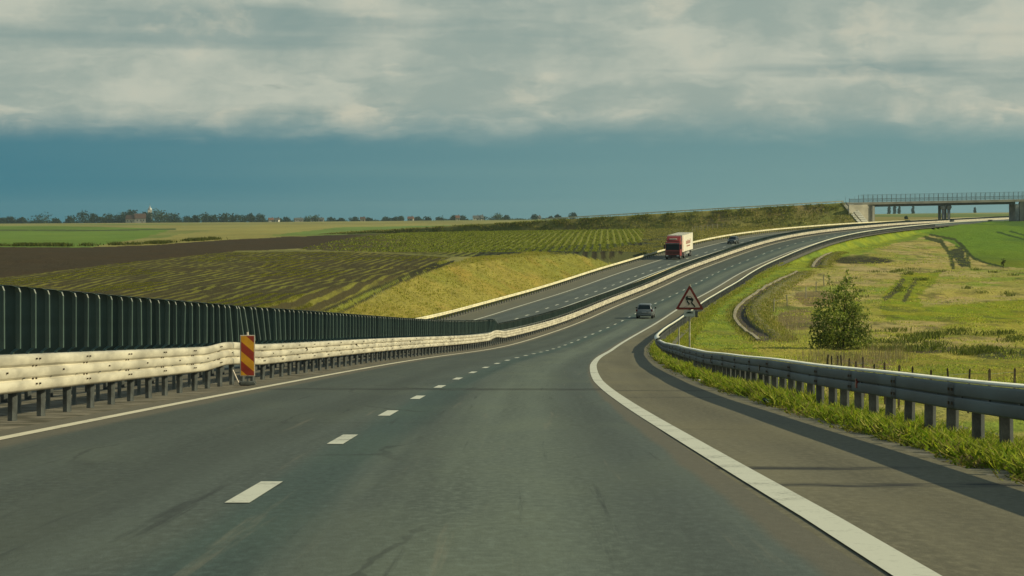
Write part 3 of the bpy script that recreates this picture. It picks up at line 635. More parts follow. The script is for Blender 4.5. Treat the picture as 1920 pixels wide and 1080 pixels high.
# ---------------------------------------------------------------- warning sign
def warning_sign():
    s = 100.; p = P(s, 7.2); e = tag(empty('road_sign', (p[0], p[1], p[2]-.1), -.04), 'triangular red-bordered slippery road sign on a grey pole behind the right guardrail', 'sign')
    MB().tube((0, .06, -.4), (0, .06, 3.1), .036, .036, 10).build('pole', mat('pole_steel', (.42, .40, .30), .5, .3), e)
    A = 1.12; H = A*.866; zb = 2.12
    def tri(k, r, n=5):
        cx, cz = 0, zb+H/3; pts = []
        for c_, (x, z) in enumerate(((-A/2, zb), (A/2, zb), (0, zb+H))):
            x = cx+(x-cx)*k; z = cz+(z-cz)*k
            ang = (210, 330, 90)[c_]; dx, dz = math.cos(math.radians(ang)), math.sin(math.radians(ang))
            ox, oz = x-dx*2*r, z-dz*2*r
            for j in range(n): a_ = math.radians(ang-60+120*j/(n-1)); pts.append((ox+r*math.cos(a_), oz+r*math.sin(a_)))
        return pts
    MB().prism(tri(1.0, .045), 0, .02, 'y').build('border_plate', mat('sign_border', (.155, .022, .020), .45, 0, .2, 3.), e)
    MB().prism(tri(.74, .02), -.005, .001, 'y').build('face', mat('sign_face', (.50, .42, .37), .45, 0, .08, 2.), e)
    ink = mat('sign_ink', (.012, .03, .026), .5)
    g = zb+.10
    car = [(-.155,.30),(.135,.235),(.150,.285),(.135,.335),(.085,.365),(.045,.415),(-.10,.445),(-.145,.395),(-.165,.365)]
    MB().prism([(x, g+z) for x, z in car], -.009, -.004, 'y').build('pictogram_car', ink, e)
    for (x, z) in ((-.115, .275), (.095, .225)): MB().prism([(x-.032, g+z+.055), (x-.026, g+z-.01), (x+.028, g+z-.02), (x+.034, g+z+.045)], -.0095, -.004, 'y').build('pictogram_wheel', ink, e)
    MB().prism([(-.085, g+.415), (-.068, g+.375), (.06, g+.35), (.035, g+.395)], -.012, -.0095, 'y').build('pictogram_window', MATS['sign_face'], e)
    def track(dx, flip):
        c_ = [(-.10,.25),(-.085,.20),(-.04,.155),(-.02,.11),(-.055,.065),(-.13,.03),(-.21,.005)]
        if flip: c_ = [(.075,.22),(.07,.17),(.10,.125),(.145,.085),(.175,.045),(.20,.005)]
        L_ = [(x-.022, g+z-.012) for x, z in c_]; R_ = [(x+.03, g+z+.012) for x, z in c_]
        b_ = MB()
        for i_ in range(len(c_)-1): b_.prism([L_[i_], R_[i_], R_[i_+1], L_[i_+1]], -.009, -.004-i_*.0002, 'y')
        b_.build('pictogram_track', ink, e)
    track(0, 0); track(0, 1)
    pl = MB().box(-.225, .205, .0, .015, zb-.27, zb-.03).build('plate', mat('plate_face', (.34, .38, .36), .5, 0, .1), e, .006)
    MB().prism([(-.13,zb-.145),(.13,zb-.14),(.14,zb-.115),(.07,zb-.105),(.03,zb-.075),(-.07,zb-.075),(-.10,zb-.11),(-.14,zb-.12)], -.006, -.001, 'y').build('pictogram_car', ink, e)
    MB().box(.215, .315, .005, .02, zb-.30, zb-.06).build('side_plate', mat('plate_back', (.06, .07, .07), .5), e, .004)
    for z in (zb+.12, zb+.5, zb-.15): MB().box(-.07, .07, .02, .075, z-.02, z+.02).build('clamp', STEELD, e)
    q = P(107., 6.95); mp_ = tag(empty('marker_post', (q[0], q[1], q[2]-.1)), 'short thin steel post just left of the warning sign pole', 'post')
    MB().tube((0, 0, -.4), (0, 0, 1.42), .03, .03, 8).build('pole', MATS['pole_steel'], mp_); MB().tube((0, 0, 1.42), (0, 0, 1.45), .036, .02, 8).build('cap', STEELD, mp_)
warning_sign()

# ---------------------------------------------------------------- grass, crops and weeds (nobody could count them)
def blades(name, pts, n, h, spread, width, cols, label, cat, seed=1, lean=.35, three=False, jit=.35):
    """upright blades round every point, one object"""
    r = np.random.default_rng(seed); N = len(pts)*n
    base = np.repeat(pts, n, 0)+np.concatenate([r.normal(0, spread, (N, 2)), np.zeros((N, 1))], 1)
    hh = np.repeat(np.broadcast_to(h, (len(pts),)), n)*r.uniform(.45, 1.15, N); a = r.uniform(0, 2*math.pi, N)
    wv = np.stack([np.cos(a), np.sin(a)*.6, 0*a], 1)*(np.repeat(np.broadcast_to(width, (len(pts),)), n)*r.uniform(.6, 1.3, N))[:, None]*.5
    tip = base+np.stack([r.normal(0, lean, N)*hh, r.normal(0, lean, N)*hh, hh], 1)
    cc = np.asarray(cols)[r.integers(0, len(cols), N)] if np.ndim(cols) == 2 else np.repeat(cols, n, 0)
    cc = cc*r.uniform(1-jit, 1+jit, (N, 1))
    if three:
        mid = base*.5+tip*.5+np.stack([r.normal(0, .05, N), r.normal(0, .05, N), .12*hh], 1)
        V = np.stack([base-wv*.6, base+wv*.6, mid+wv, tip, mid-wv], 1).reshape(-1, 3); i = np.arange(N)*5
        F3 = np.concatenate([np.stack([i, i+1, i+2], 1), np.stack([i, i+2, i+4], 1), np.stack([i+4, i+2, i+3], 1)]); c_ = np.repeat(cc, 5, 0)
    else:
        V = np.stack([base-wv, base+wv, tip], 1).reshape(-1, 3); F3 = np.arange(N*3).reshape(-1, 3); c_ = np.repeat(cc, 3, 0)
    o = link(name, mesh_np(name, V, F3, GRASSM, col=np.clip(c_, 0, 1)))
    return tag(o, label, cat, None, 'stuff')
def on_land(px, py_lo=None):
    pass
G_FRESH = np.array([(.32,.37,.035),(.25,.33,.035),(.40,.40,.06),(.18,.25,.03),(.45,.41,.11)])
# tall weeds between shoulder and right guardrail
r = RNG
sW = np.exp(r.uniform(math.log(12), math.log(190), 5200)); oW = 6.44+r.normal(0, .15, len(sW)); oW = np.where(oW < 6.20, 6.36, oW)
keep = fbm(sW/1.8, oW*3, 77) > .40; sW, oW = sW[keep], oW[keep]
hW = (.06+.42*fbm(sW/.8, oW*2, 78))*(.70+.28*sst(30, 50, sW))*np.where(oW > 6.3, 1., .8)
blades('roadside_weeds', P(sW, oW, -.04), 24, hW*.92, .095, .018+.0002*sW, np.concatenate([G_FRESH*np.array([1.15,1.18,1.]), G_FRESH*np.array([.92,1.0,.9]), G_FRESH*.65, [(.36,.29,.12)]]), 'bright green weeds growing along the foot of the right guardrail', 'weeds', 3, .62, True)
sC = np.exp(r.uniform(math.log(13), math.log(120), 1500)); oC = 6.12+r.normal(0, .09, len(sC)); kC = fbm(sC/1.2, oC*4, 70) > .56
blades('creeping_weeds', P(sC[kC], oC[kC], -.035), 9, .075, .06, .02+.0002*sC[kC], np.concatenate([G_FRESH*.6, [(.25,.19,.09),(.2,.16,.08)]]), 'low weeds creeping over the gravel before the right guardrail', 'weeds', 31, .9, True)
# low grass creeping on the verge behind the rail
sV = np.exp(r.uniform(math.log(12), math.log(420), 9000)); oV = r.uniform(6.55, 8.6, len(sV)); pv = P(sV, oV); pv[:, 2] = np.where(oV < 7.1, pv[:, 2]-.04, zt(pv[:, 0], pv[:, 1])-.02)
blades('verge_grass', pv, 8, .10+.22*fbm(sV/3, oV, 79), .12, .018+.0002*sV, G_FRESH*np.array([1.05, .95, 1.2]), 'grass fringe on the verge behind the right guardrail', 'grass', 4, .4)
def scatter(n, ulo, uhi, dlo, dhi, cond):
    u = r.uniform(ulo, uhi, n); d = np.exp(r.uniform(math.log(dlo), math.log(dhi), n)); x = u*d; z = zt(x, d)
    o, _ = offset_of(x, d); px_, py_ = pix(x, d, z); k = cond(x, d, z, o, px_, py_); p_ = np.stack([x, d, z-.03], 1)[k]
    iu = np.clip(np.searchsorted(us, u[k]), 0, len(us)-1); idd = np.clip(np.searchsorted(Ds, d[k]), 0, len(Ds)-1)
    return p_, col[iu, idd], REG[iu, idd], px_[k], py_[k]
p_, c_, g_, ax_, ay_ = scatter(40000, .05, .23, 95, 520, lambda x, d, z, o, a, b: o > 8.2)
k = (g_ != 5) & (fbm(p_[:, 0]/2.5, p_[:, 1]/5, 81) > .40); p_, c_ = p_[k], c_[k]
hh = .05+.30*np.clip(fbm(p_[:, 0]/5, p_[:, 1]/9, 82)-.30, 0, 1)
blades('meadow_grass', p_, 5, hh, .16, .03+.00028*p_[:, 1], c_*1.75+.006, 'uneven dry and green grass tufts over the right meadow', 'grass', 5, .42, False, .45)
p_, c_, g_, ax_, ay_ = scatter(42000, -.08, .06, 170, 470, lambda x, d, z, o, a, b: (o < -18.6) & (o > -60))
k = (g_ == 4) & (c_[:, 0] > .12); p_, c_ = p_[k], c_[k]
blades('bank_grass', p_, 5, .06+.22*fbm(p_[:, 0]/3, p_[:, 1]/5, 83), .2, .03+.00022*p_[:, 1], c_*1.5, 'golden dry grass tufts over the left bank', 'grass', 6, .4, False, .4)
p_, c_, g_, ax_, ay_ = scatter(60000, .02, .15, 440, 800, lambda x, d, z, o, a, b: (o < -18.6) & (o > -110))
k = (g_ == 4) & (fbm(p_[:, 0]/6, p_[:, 1]/12, 85) > .42); p_, c_ = p_[k], c_[k]
blades('slope_grass', p_, 4, .10+.30*fbm(p_[:, 0]/4, p_[:, 1]/8, 86), .3, .16, c_*1.45, 'rough olive grass on the slope behind the truck', 'grass', 61, .4, False, .5)
# sprouts of the ploughed field, along the drill lines
p_, c_, g_, ax_, ay_ = scatter(90000, -.26, .02, 165, 420, lambda x, d, z, o, a, b: o < -22)
q_ = p_[:, 0]*.9993-p_[:, 1]*.037; q2 = (np.round(q_/1.25-.05)+.05)*1.25+r.normal(0, .12, len(q_)); p_[:, 0] += (q2-q_)
k = (g_ == 2) & (c_[:, 0] > .1) & (fbm(p_[:, 0]/7, p_[:, 1]/40, 84) > .53); p_ = p_[k]; p_[:, 2] = zt(p_[:, 0], p_[:, 1])-.02
blades('field_sprouts', p_, 4, .11, .10, .03+.00016*p_[:, 1], np.array([(.21,.205,.03),(.17,.18,.03),(.25,.225,.04)]), 'thin yellow-green sprouts in lines across the ploughed field', 'crop', 7, .6)
# rows of the crop field: real ridges of leaves
rowsX = np.arange(-60, 60, 1.45); pr = []
for q0 in rowsX:
    y_ = np.arange(430, 800, .8); pr.append(np.stack([(q0+.037*y_)/.9993+r.normal(0, .12, len(y_)), y_+r.uniform(-.4, .4, len(y_))], 1))
pr = np.concatenate(pr); zz = zt(pr[:, 0], pr[:, 1]); ax_, ay_ = pix(pr[:, 0], pr[:, 1], zz)
iu = np.clip(np.searchsorted(us, pr[:, 0]/pr[:, 1]), 0, len(us)-1); idd = np.clip(np.searchsorted(Ds, pr[:, 1]), 0, len(Ds)-1)
k = (REG[iu, idd] == 3) & (r.uniform(0, 1, len(zz)) < .15+.85*sst(620, 960, ax_)); pr, zz, cr = pr[k], zz[k], col[iu, idd][k]
blades('crop_rows', np.column_stack([pr, zz-.03]), 4, .34, .13, .28, np.clip(cr*1.5, 0, 1), 'leafy green crop rows running away across the field left of the truck', 'crop', 8, .5)
# scrub along the far edge of the ploughed field
ex = r.uniform(-20, 420, 260); ey = np.interp(ex, [-20, 150, 300, 420], [462, 462.5, 457.5, 448.5])-r.uniform(0, 2.2, 260); ek = fbm(ex/18, ey*0, 46) > .46
pts = np.array([hit(a_, b_) for a_, b_ in zip(ex[ek], ey[ek])])
blades('edge_scrub', pts, 26, .7, .9, .28, np.array([(.10,.115,.03),(.14,.14,.04),(.07,.08,.025)]), 'low dark scrub along the far edge of the ploughed field', 'scrub', 47, .5)
# pale dead reeds by the fence
def patch_pts(px0, px1, py0, py1, n): return np.array([hit(r.uniform(px0, px1), r.uniform(py0, py1)) for _ in range(n)])
pts = np.concatenate([patch_pts(1632, 1695, 652, 682, 60), patch_pts(1500, 1640, 664, 690, 70), patch_pts(1440, 1500, 570, 650, 60)])
blades('dead_reeds', pts, 14, .75, .45, .028, np.array([(.30,.24,.14),(.24,.19,.11),(.36,.31,.2)]), 'pale dead reed stalks around the lone bush and the fence', 'reeds', 9, .10)
pts = np.concatenate([patch_pts(1640+i*0, 1920, 620, 668, 130), patch_pts(1560, 1920, 505, 560, 50)]); kk = fbm(pts[:, 0]/2, pts[:, 1]/3, 91) > .5
blades('rank_weeds', pts[kk], 46, .45, .5, .08, np.array([(.13,.155,.035),(.18,.20,.045),(.09,.11,.03)]), 'dark rank weeds in clumps on the hummocky meadow', 'weeds', 10, .5, True)

# ---------------------------------------------------------------- wire fences
fpost = MB().prism([(-.03,-.028),(.03,-.03),(.033,.03),(-.03,.033)], -.4, 1.45, 'z').prism([(-.02,-.02),(.02,-.02),(.02,.02),(-.02,.02)], 1.45, 1.48, 'z').mesh('fence_post', WOOD)
fpale = MB().prism([(-.05,-.05),(.05,-.05),(.05,.05),(-.05,.05)], -.4, 1.5, 'z').mesh('fence_post', mat('pale_post', (.36, .33, .24), .9, 0, .2))
def fence(name, label, pts, me, hgt, wires, wr=.006):
    e = tag(empty(name), label, 'fence'); tops = []
    for p_ in pts:
        o = put('fence_post', me, e, p_, random.uniform(-.4, .4), random.gauss(0, .035), random.gauss(0, .035), (1, 1, hgt/1.45*random.uniform(.94, 1.05)))
    for f in wires:
        b_ = MB()
        for a_, c in zip(pts, pts[1:]): b_.tube((a_[0], a_[1], a_[2]+hgt*f), (c[0], c[1], c[2]+hgt*f), wr, wr, 4)
        b_.build('wire', STEELD, e)
    return e
xs_ = [1925, 1901.5, 1855.5, 1815, 1780.5, 1745.5, 1712, 1685, 1659.5, 1637, 1620.5, 1604.5, 1592, 1580, 1569, 1558, 1549]
fp = []
ys_ = [687, 688, 691, 690, 693, 692, 689, 686, 680, 678, 672, 674, 670, 668, 666, 664, 663]
for x_, y_ in zip(xs_, ys_):                                       # post tops as measured, standing on the land
    dd = np.linspace(60, 200, 3000); g_ = zt((x_-960)/4800*dd, dd)+1.45+(y_-415)/4800*dd; j_ = int(np.argmax(g_ > 0)) if (g_ > 0).any() else 1200
    fp.append(((x_-960)/4800*dd[j_], dd[j_], float(zt([(x_-960)/4800*dd[j_]], [dd[j_]])[0])))
print('fence', fp[0], fp[-1])
fence('wire_fence', 'low wire fence on dark wooden posts behind the right guardrail', fp, fpost, 1.42, (.35, .62, .9))
fp = [tuple(hit(x_, y_)) for x_, y_ in ((1298,436),(1303,435.4),(1309,434.8),(1315,434.2),(1321,433.5),(1327,432.6),(1336,431.4),(1345,430.2),(1354,428.8),(1362,427.4),(1370,426.2))]
fence('wire_fence', 'pale post fence on the grass slope behind the truck', fp, fpale, 1.5, (.5, .9), .012)
fp = [tuple(hit(x_, y_)) for x_, y_ in ((1451,585),(1476,575),(1511,560),(1530,548),(1545,536))]
fence('wire_fence', 'thin leaning stake fence beside the drainage ditch, left of the bush', fp, fpale, 1.3, (.85,), .008)

# ---------------------------------------------------------------- concrete drainage channel
DITCH = []
def channel(name, label, pts, w_in=.55, berm=.8, rim=.3):
    pts = [Vector(hit(*p_)) for p_ in pts]; dense = []
    for i in range(len(pts)-1):
        p0, p1, p2, p3 = pts[max(i-1, 0)], pts[i], pts[i+1], pts[min(i+2, len(pts)-1)]
        for j in range(10):
            t_ = j/10; dense.append(.5*((2*p1)+(p2-p0)*t_+(2*p0-5*p1+4*p2-p3)*t_**2+(3*p1-p0-3*p2+p3)*t_**3))
    dense.append(pts[-1]); e = tag(empty(name), label, 'ditch'); L1, L2, B = [], [], []
    rings1, rings2, rings3 = [], [], []
    for i, p_ in enumerate(dense):
        d_ = dense[min(i+1, len(dense)-1)]-dense[max(i-1, 0)]; d_.z = 0; d_.normalize(); nrm = Vector((d_.y, -d_.x, 0))
        z0 = float(zt([p_.x], [p_.y])[0]); c0 = Vector((p_.x, p_.y, z0+.10))
        a_ = c0-nrm*w_in; b_ = c0+nrm*w_in
        U_ = Vector((0, 0, 1)); hb = berm*math.sin(math.pi*min(1, max(0, i/(len(dense)-1))))**.5
        for _ in range(26):
            f_ = random.random(); w_ = .2+f_*(1.2+hb*2.5); q_ = b_+nrm*w_; DITCH.append((q_.x+random.uniform(-.6, .6)*d_.x, q_.y+random.uniform(-1.6, 1.6)*d_.y, q_.z+hb*max(0, 1-max(0, f_-.2)*1.2)-.06))
        for _ in range(8):
            q_ = a_-nrm*(rim+random.uniform(0, .5)); DITCH.append((q_.x, q_.y+random.uniform(-1.6, 1.6), q_.z-.08))
        rings1.append([a_-nrm*rim+U_*.10, a_+U_*.08, a_-U_*.12, a_-nrm*rim-U_*.35])
        rings2.append([b_-U_*.1, b_+nrm*(.25+hb*.35)+U_*hb, b_+nrm*(.7+hb*.5)+U_*(hb+.02), b_+nrm*(1.4+hb*3.)-U_*.35, b_-U_*.35])
        rings3.append([a_-U_*.03, c0-U_*.06, b_+U_*.0, b_-U_*.35, a_-U_*.35])
    MB().loft(rings1).build('concrete_rim', mat('worn_concrete', (.36, .315, .215), .9, 0, .25, 1.2, .3), e); MB().loft(rings2).build('earth_bank', mat('bank_earth', (.17, .16, .055), .95, 0, .3, 1.5), e, 0, True); MB().loft(rings3).build('channel_bed', mat('silt', (.085, .065, .042), .95, 0, .3), e)
channel('drainage_channel', 'curved concrete drainage channel with a pale rim beside the right embankment', [(1438,640),(1412,622),(1394,604),(1390,590),(1400,572),(1430,549),(1466,528),(1502,510)], .5, .5)
channel('drainage_channel', 'short straight drainage channel end higher up beside the dark hollow', [(1530,502),(1538,490),(1548,482),(1566,474)], .4, .3, .4)
blades('ditch_grass', np.array(DITCH), 6, .22, .28, .09, np.array([(.34,.30,.08),(.26,.27,.05),(.40,.32,.13),(.18,.20,.04)]), 'dry grass hanging over the banks of the drainage channel', 'grass', 41, .5, False, .4)

# ---------------------------------------------------------------- trees and bushes
def leaf_cloud(centres, radii, n, size, cols, seed, flat=.5):
    r_ = np.random.default_rng(seed); N = len(centres); k_ = r_.integers(0, N, n) if n > N else np.arange(n)
    wts = np.asarray(radii).prod(1) if np.ndim(radii) == 2 else np.asarray(radii)**2
    k_ = r_.choice(N, n, p=wts/wts.sum()); d_ = r_.normal(0, 1, (n, 3)); d_ /= np.linalg.norm(d_, axis=1)[:, None]
    rad = (r_.uniform(0, 1, n)**.38)[:, None]; rr_ = np.asarray(radii)[k_]; rr_ = rr_ if rr_.ndim == 2 else rr_[:, None]
    c_ = np.asarray(centres)[k_]+d_*rad*rr_
    a_ = r_.normal(0, 1, (n, 3)); a_ /= np.linalg.norm(a_, axis=1)[:, None]; b_ = np.cross(a_, r_.normal(0, 1, (n, 3))); b_ /= np.linalg.norm(b_, axis=1)[:, None]
    sz = size*r_.uniform(.6, 1.4, n)[:, None]
    V_ = np.stack([c_-a_*sz, c_+b_*sz*flat, c_+a_*sz, c_-b_*sz*flat], 1).reshape(-1, 3); F_ = np.arange(4*n).reshape(-1, 4)
    tone = r_.uniform(.7, 1.3, N)[k_]*r_.uniform(.7, 1.3, n)
    cc = np.asarray(cols)[r_.integers(0, len(cols), n)]*tone[:, None]
    return V_, F_, np.repeat(cc, 4, 0)
def make_tree(name, label, cat, base, h, w_, n, leaf, cols, seed, group=None, trunk_f=.25, clumps=14, columnar=False, conic=False):
    r_ = random.Random(seed); e = tag(empty(name, base), label, cat, group)
    cs, rs = [], []
    for i in range(clumps):
        t_ = (i+.5)/clumps; zz_ = trunk_f*h*.8+(h*(1-trunk_f*.8))*t_*.93
        prof = (1-.80*t_**1.2) if conic else (math.sin(math.pi*min(1, .18+t_*.80))**.6)
        rad = w_*.5*prof*r_.uniform(.55, .75); a_ = r_.uniform(0, 6.28)
        off = w_*.5*prof*r_.uniform(.2, .62)*(.5 if columnar else 1)
        cs.append((math.cos(a_)*off, math.sin(a_)*off, zz_)); rs.append((rad, rad, rad*r_.uniform(.7, 1.05)))
    V_, F_, c_ = leaf_cloud(cs, rs, n, leaf, cols, seed)
    V_[:, 2] = np.maximum(V_[:, 2], .02)
    link('crown', mesh_np('crown', V_, F_, LEAF, col=np.clip(c_, 0, 1)), e)
    b_ = MB(); b_.tube((0, 0, -.3), (0, 0, h*.45), .035*h*.6+.02, .015*h*.6, 7)
    for q_, rr_ in list(zip(cs, rs))[::2]: b_.tube((0, 0, min(h*.42, q_[2]*.6)), q_, .012*h*.5, .004*h*.5, 5)
    b_.build('trunk', BARK, e); return e
# the lone bush: two leaning leaders, ragged outline
def lone_bush():
    b0 = hit(1578, 657, 90, 260); print('bush', b0); sc_ = b0.y/4800
    e = tag(empty('bush', b0), 'tall ragged dark green bush standing alone beyond the right guardrail', 'bush')
    spec = [(-38,14,24),(-20,18,26),(5,16,26),(30,16,24),(52,14,16),(-44,38,20),(-18,40,28),(12,40,28),(38,36,22),(-38,62,19),(-12,64,24),(16,66,24),(40,58,14),(-42,88,14),(-20,88,18),(4,90,22),(24,84,16),(50,70,8),
            (-20,108,12),(0,108,17),(20,104,12),(-22,124,9),(4,124,13),(20,120,8),(-24,136,6),(8,138,10),(-4,116,10),(10,148,6),(-26,142,4),(14,156,3),(32,74,15),(-48,60,10),(30,100,7),(-34,104,7)]
    cs = [((x_)*sc_, random.uniform(-.5, .5)*26*sc_, z_*sc_) for x_, z_, r_ in spec]; rs = [(r_*sc_*.95, r_*sc_, r_*sc_*.85) for *_, r_ in spec]
    V_, F_, c_ = leaf_cloud(cs, rs, 7200, .11, [(.20,.25,.055),(.15,.20,.05),(.25,.29,.06),(.32,.34,.10),(.11,.15,.04)], 5, .45)
    V_[:, 2] = np.maximum(V_[:, 2], .02)
    link('crown', mesh_np('crown', V_, F_, LEAF, col=c_), e)
    b_ = MB()
    for i in (2, 9, 16, 22, 25, 24, 4, 0, 13): b_.tube((random.uniform(-.2, .2), 0, -.3), cs[i], .05, .012, 6)
    b_.build('stems', BARK, e)
lone_bush()
for i, (x_, y_, hh_, ww_) in enumerate(((1881,503,1.7,.8),)):
    make_tree('shrub', 'small dark shrub at the edge of the bright green crop field', 'shrub', hit(x_, y_), hh_, ww_, 160, .10, [(.05,.06,.025),(.07,.08,.03)], 90+i, None, .3, 6)

# ---------------------------------------------------------------- village on the horizon
ORD = ['first', 'second', 'third', 'fourth', 'fifth', 'sixth', 'seventh', 'eighth', 'ninth', 'tenth']
def ordinal(n):
    return ORD[n] if n < 10 else '%d%s' % (n+1, {1: 'st', 2: 'nd', 3: 'rd'}.get((n+1) % 10, 'th') if (n+1) % 100 not in (11, 12, 13) else 'th')
DV = 3600.
def vill(px_, y_off=0): 
    D_ = DV+y_off; X_ = (px_-960)/4800*D_; return Vector((X_, D_, float(zt([X_], [D_])[0])))
trees = [(4,413,8),(20,409,8),(38,414,9),(77,414,17),(104,416,8),(130,410,10),(160,401,15),(176,404,9),(190,413,9),(203,405,10),(222,409,11),(234,403,11),(241,394.5,8),(250,396,8),(270,401,8),(279,404,6),(294,396,11),(309,399,12),(326,405,12),(350,411,9),(368,407,8),(382,402,9),(402,406,9),(420,404,10),(440,408,10),(455,407,9),(470,402.5,7),(489,407,11),
         (518,412,8),(535,408.5,8),(557,412,8),(577,409,11),(592,407,11),(622,411,9),(641,412,8),(663,410,9),(690,411,8),(725,408.5,8),(738,410,7),(752,408,8),(785,410,9),(802,409.5,9),(826,410,10),(850,406,9),(868,408,10),(905,408,9),(930,405,13),(946,407,9),(1004,404,9),(1032,406.5,4.5),(1046,402.5,6),(1074,398,7)]
tcols = [[(.024,.044,.020),(.018,.032,.016),(.034,.054,.020)], [(.055,.080,.026),(.045,.065,.024),(.07,.09,.03)]]
for i, (x_, ty, hw) in enumerate(trees):
    yb = np.interp(x_, YH[:, 0], YH[:, 1]); sc_ = DV/4800; h_ = (yb-ty+(3.2 if x_ < 500 else .3)+(2.5 if 262 < x_ < 300 else 0))*sc_
    desc = 'round' if hw*1.6 > (yb-ty) else 'tall'
    make_tree('horizon_tree', '%s distant tree on the village horizon, %s tree from the left edge' % (desc, ordinal(i)), 'tree', vill(x_, random.uniform(-60, 120)), h_, hw*2*sc_*(1.5 if x_ < 500 else 1.15), 460, 1.35 if x_ < 500 else 1.1, tcols[1 if i in (16, 17, 31, 32, 46) else 0], 200+i, 'trees along the village horizon', .12, 9)
hedge = []
for j in range(90):                                               # low hedges that close the skyline
    x_ = random.uniform(-60, 520) if j < 55 else random.uniform(520, 1060); p_ = vill(x_, random.uniform(50, 300)); hedge.append((p_.x, p_.y, p_.z+.6))
Vh, Fh, ch = leaf_cloud(hedge, [(random.uniform(8, 22), 5, random.uniform(1.6, 4.4) if j < 55 else random.uniform(.8, 2.)) for j, _ in enumerate(hedge)], 9000, 1.3, tcols[0], 77)
tag(link('far_hedges', mesh_np('far_hedges', Vh, Fh, LEAF, col=ch)), 'low dark hedges between the trees along the horizon', 'hedge', None, 'stuff')
wall_m = [mat('house_wall_cream', (.50, .46, .36), .9), mat('house_wall_grey', (.33, .32, .28), .9), mat('house_wall_white', (.68, .66, .58), .9)]
roof_m = [mat('roof_brown', (.115, .065, .045), .9), mat('roof_grey', (.12, .12, .11), .9), mat('roof_red', (.20, .09, .055), .9)]
glass_d = mat('dark_glass', (.02, .028, .03), .12, 0, .1, 2., 0, .5)
houses = [(246,18,5,6.,0,0,'broad brown-roofed house beside the church tower on the horizon'), (263,20,6,7,1,0,'long brown-roofed barn left of the church tower'), (508,9,3,3,0,2,'small red-roofed house right of the left tree groups'), (520,7,3,3,2,1,'small white house beside the red-roofed one on the horizon'),
          (560,16,3,2.5,1,1,'low grey barn under the skyline at the left centre'), (600,14,3,2.5,1,1,'second low grey barn under the skyline'), (587,6,3,2,2,0,'tiny white cottage between the two low grey barns'), (680,9,3,3,0,0,'brown-roofed cottage left of the middle of the horizon'),
          (770,10,3,3,1,2,'red-roofed cottage near the middle of the horizon'), (858,7,3.5,3.5,0,2,'reddish house beside the round tree at the middle horizon'), (893,12,3.5,3,2,1,'white gabled house right of the middle horizon'), (903,5,3.5,3.5,2,1,'narrow white house next to the white gabled one'), (1010,6,3,2.5,0,1,'tiny cream house under the tree near the embankment end')]
for (x_, wpx, hw, rh, wi, ri, lab) in houses:
    wd = wpx*DV/4800; p_ = vill(x_, -30); e = tag(empty('village_house', p_, random.uniform(-.3, .3)), lab, 'house')
    MB().box(-wd/2, wd/2, -4, 4, -1, hw).build('wall', wall_m[wi], e)
    rf = MB().prism([(-4.6, hw+.003), (4.6, hw+.003), (0, hw+rh)], -wd/2-.5, wd/2+.5, 'x').build('roof', roof_m[ri], e)
    MB().box(wd*.2, wd*.2+.9, -.4, .5, hw+rh*.4, hw+rh+1.1).build('chimney', roof_m[0], rf)
    for q_ in (-.28, .05, .3): MB().box(wd*q_-.6, wd*q_+.6, -4.06, -4.003, hw*.35, hw*.75).build('window', glass_d, e)
    MB().box(wd*.16-.5, wd*.16+.5, -4.05, -4.003, 0, hw*.62).build('door', roof_m[0], e)
def church():
    p_ = vill(281, 190); e = tag(empty('church_tower', p_, .25), 'pale church tower with a domed cap rising above the village trees', 'church'); k_ = DV/4800
    wl = mat('church_wall', (.62, .58, .50), .85, 0, .08, .2); hT = 24*k_
    MB().box(-2.9, 2.9, -2.9, 2.9, -1, hT).build('tower', wl, e)
    MB().box(-3.3, 3.3, -3.3, 3.3, hT+.002, hT+.7).build('cornice', wl, e)
    rings = []
    for z_, r_ in ((0,2.9),(1.2,3.0),(2.6,2.5),(3.8,1.6),(4.6,.8),(5.4,.7),(6.4,.25),(8.,.08)): rings.append([(r_*math.cos(2*math.pi*i/10), r_*math.sin(2*math.pi*i/10), hT+.7+z_) for i in range(10)])
    d_ = MB().loft(rings).build('dome', mat('dome_metal', (.52, .53, .50), .4, .2), e)
    MB().box(-.08, .08, -.08, .08, hT+8, hT+11).box(-.7, .7, -.08, .08, hT+9.6, hT+9.9).build('cross', STEELD, d_)
    for x_ in (-1.1, 1.1): MB().box(x_-.45, x_+.45, -2.96, -2.9+.001-.004, hT-5, hT-2).build('window', glass_d, e)
    MB().box(-1., 1., 2.9, 16, -1, 10).prism([(-1.1, 10), (1.1, 10), (0, 12)], 2.9, 16, 'y').build('nave', wl, e)
church()
for i, (x_, ty, hw) in enumerate(((1667,382,2.6),(1677,383,2.8),(1686,385,2.2),(1712,384,2.5),(1828,388,1.6))):
    D_ = 4300.; X_ = (x_-960)/4800*D_; p_ = Vector((X_, D_, float(zt([X_], [D_])[0]))); yb = pix(*p_)[1]
    make_tree('poplar', 'thin distant poplar seen under the bridge, %s from the left' % ORD[i], 'tree', p_-Vector((0, 0, 4.)), (yb-ty)*D_/4800+4.5, hw*2*D_/4800*1.3, 420, 1.9, tcols[0], 300+i, 'poplars beyond the bridge', .1, 9, True)
D_ = 1700.; X_ = (1699-960)/4800*D_; make_tree('shrub', 'round dark shrub seen under the bridge left of the pier', 'shrub', (X_, D_, float(zt([X_], [D_])[0])-.2), 2.6, 3.0, 300, .35, tcols[0], 320, None, .1, 6)

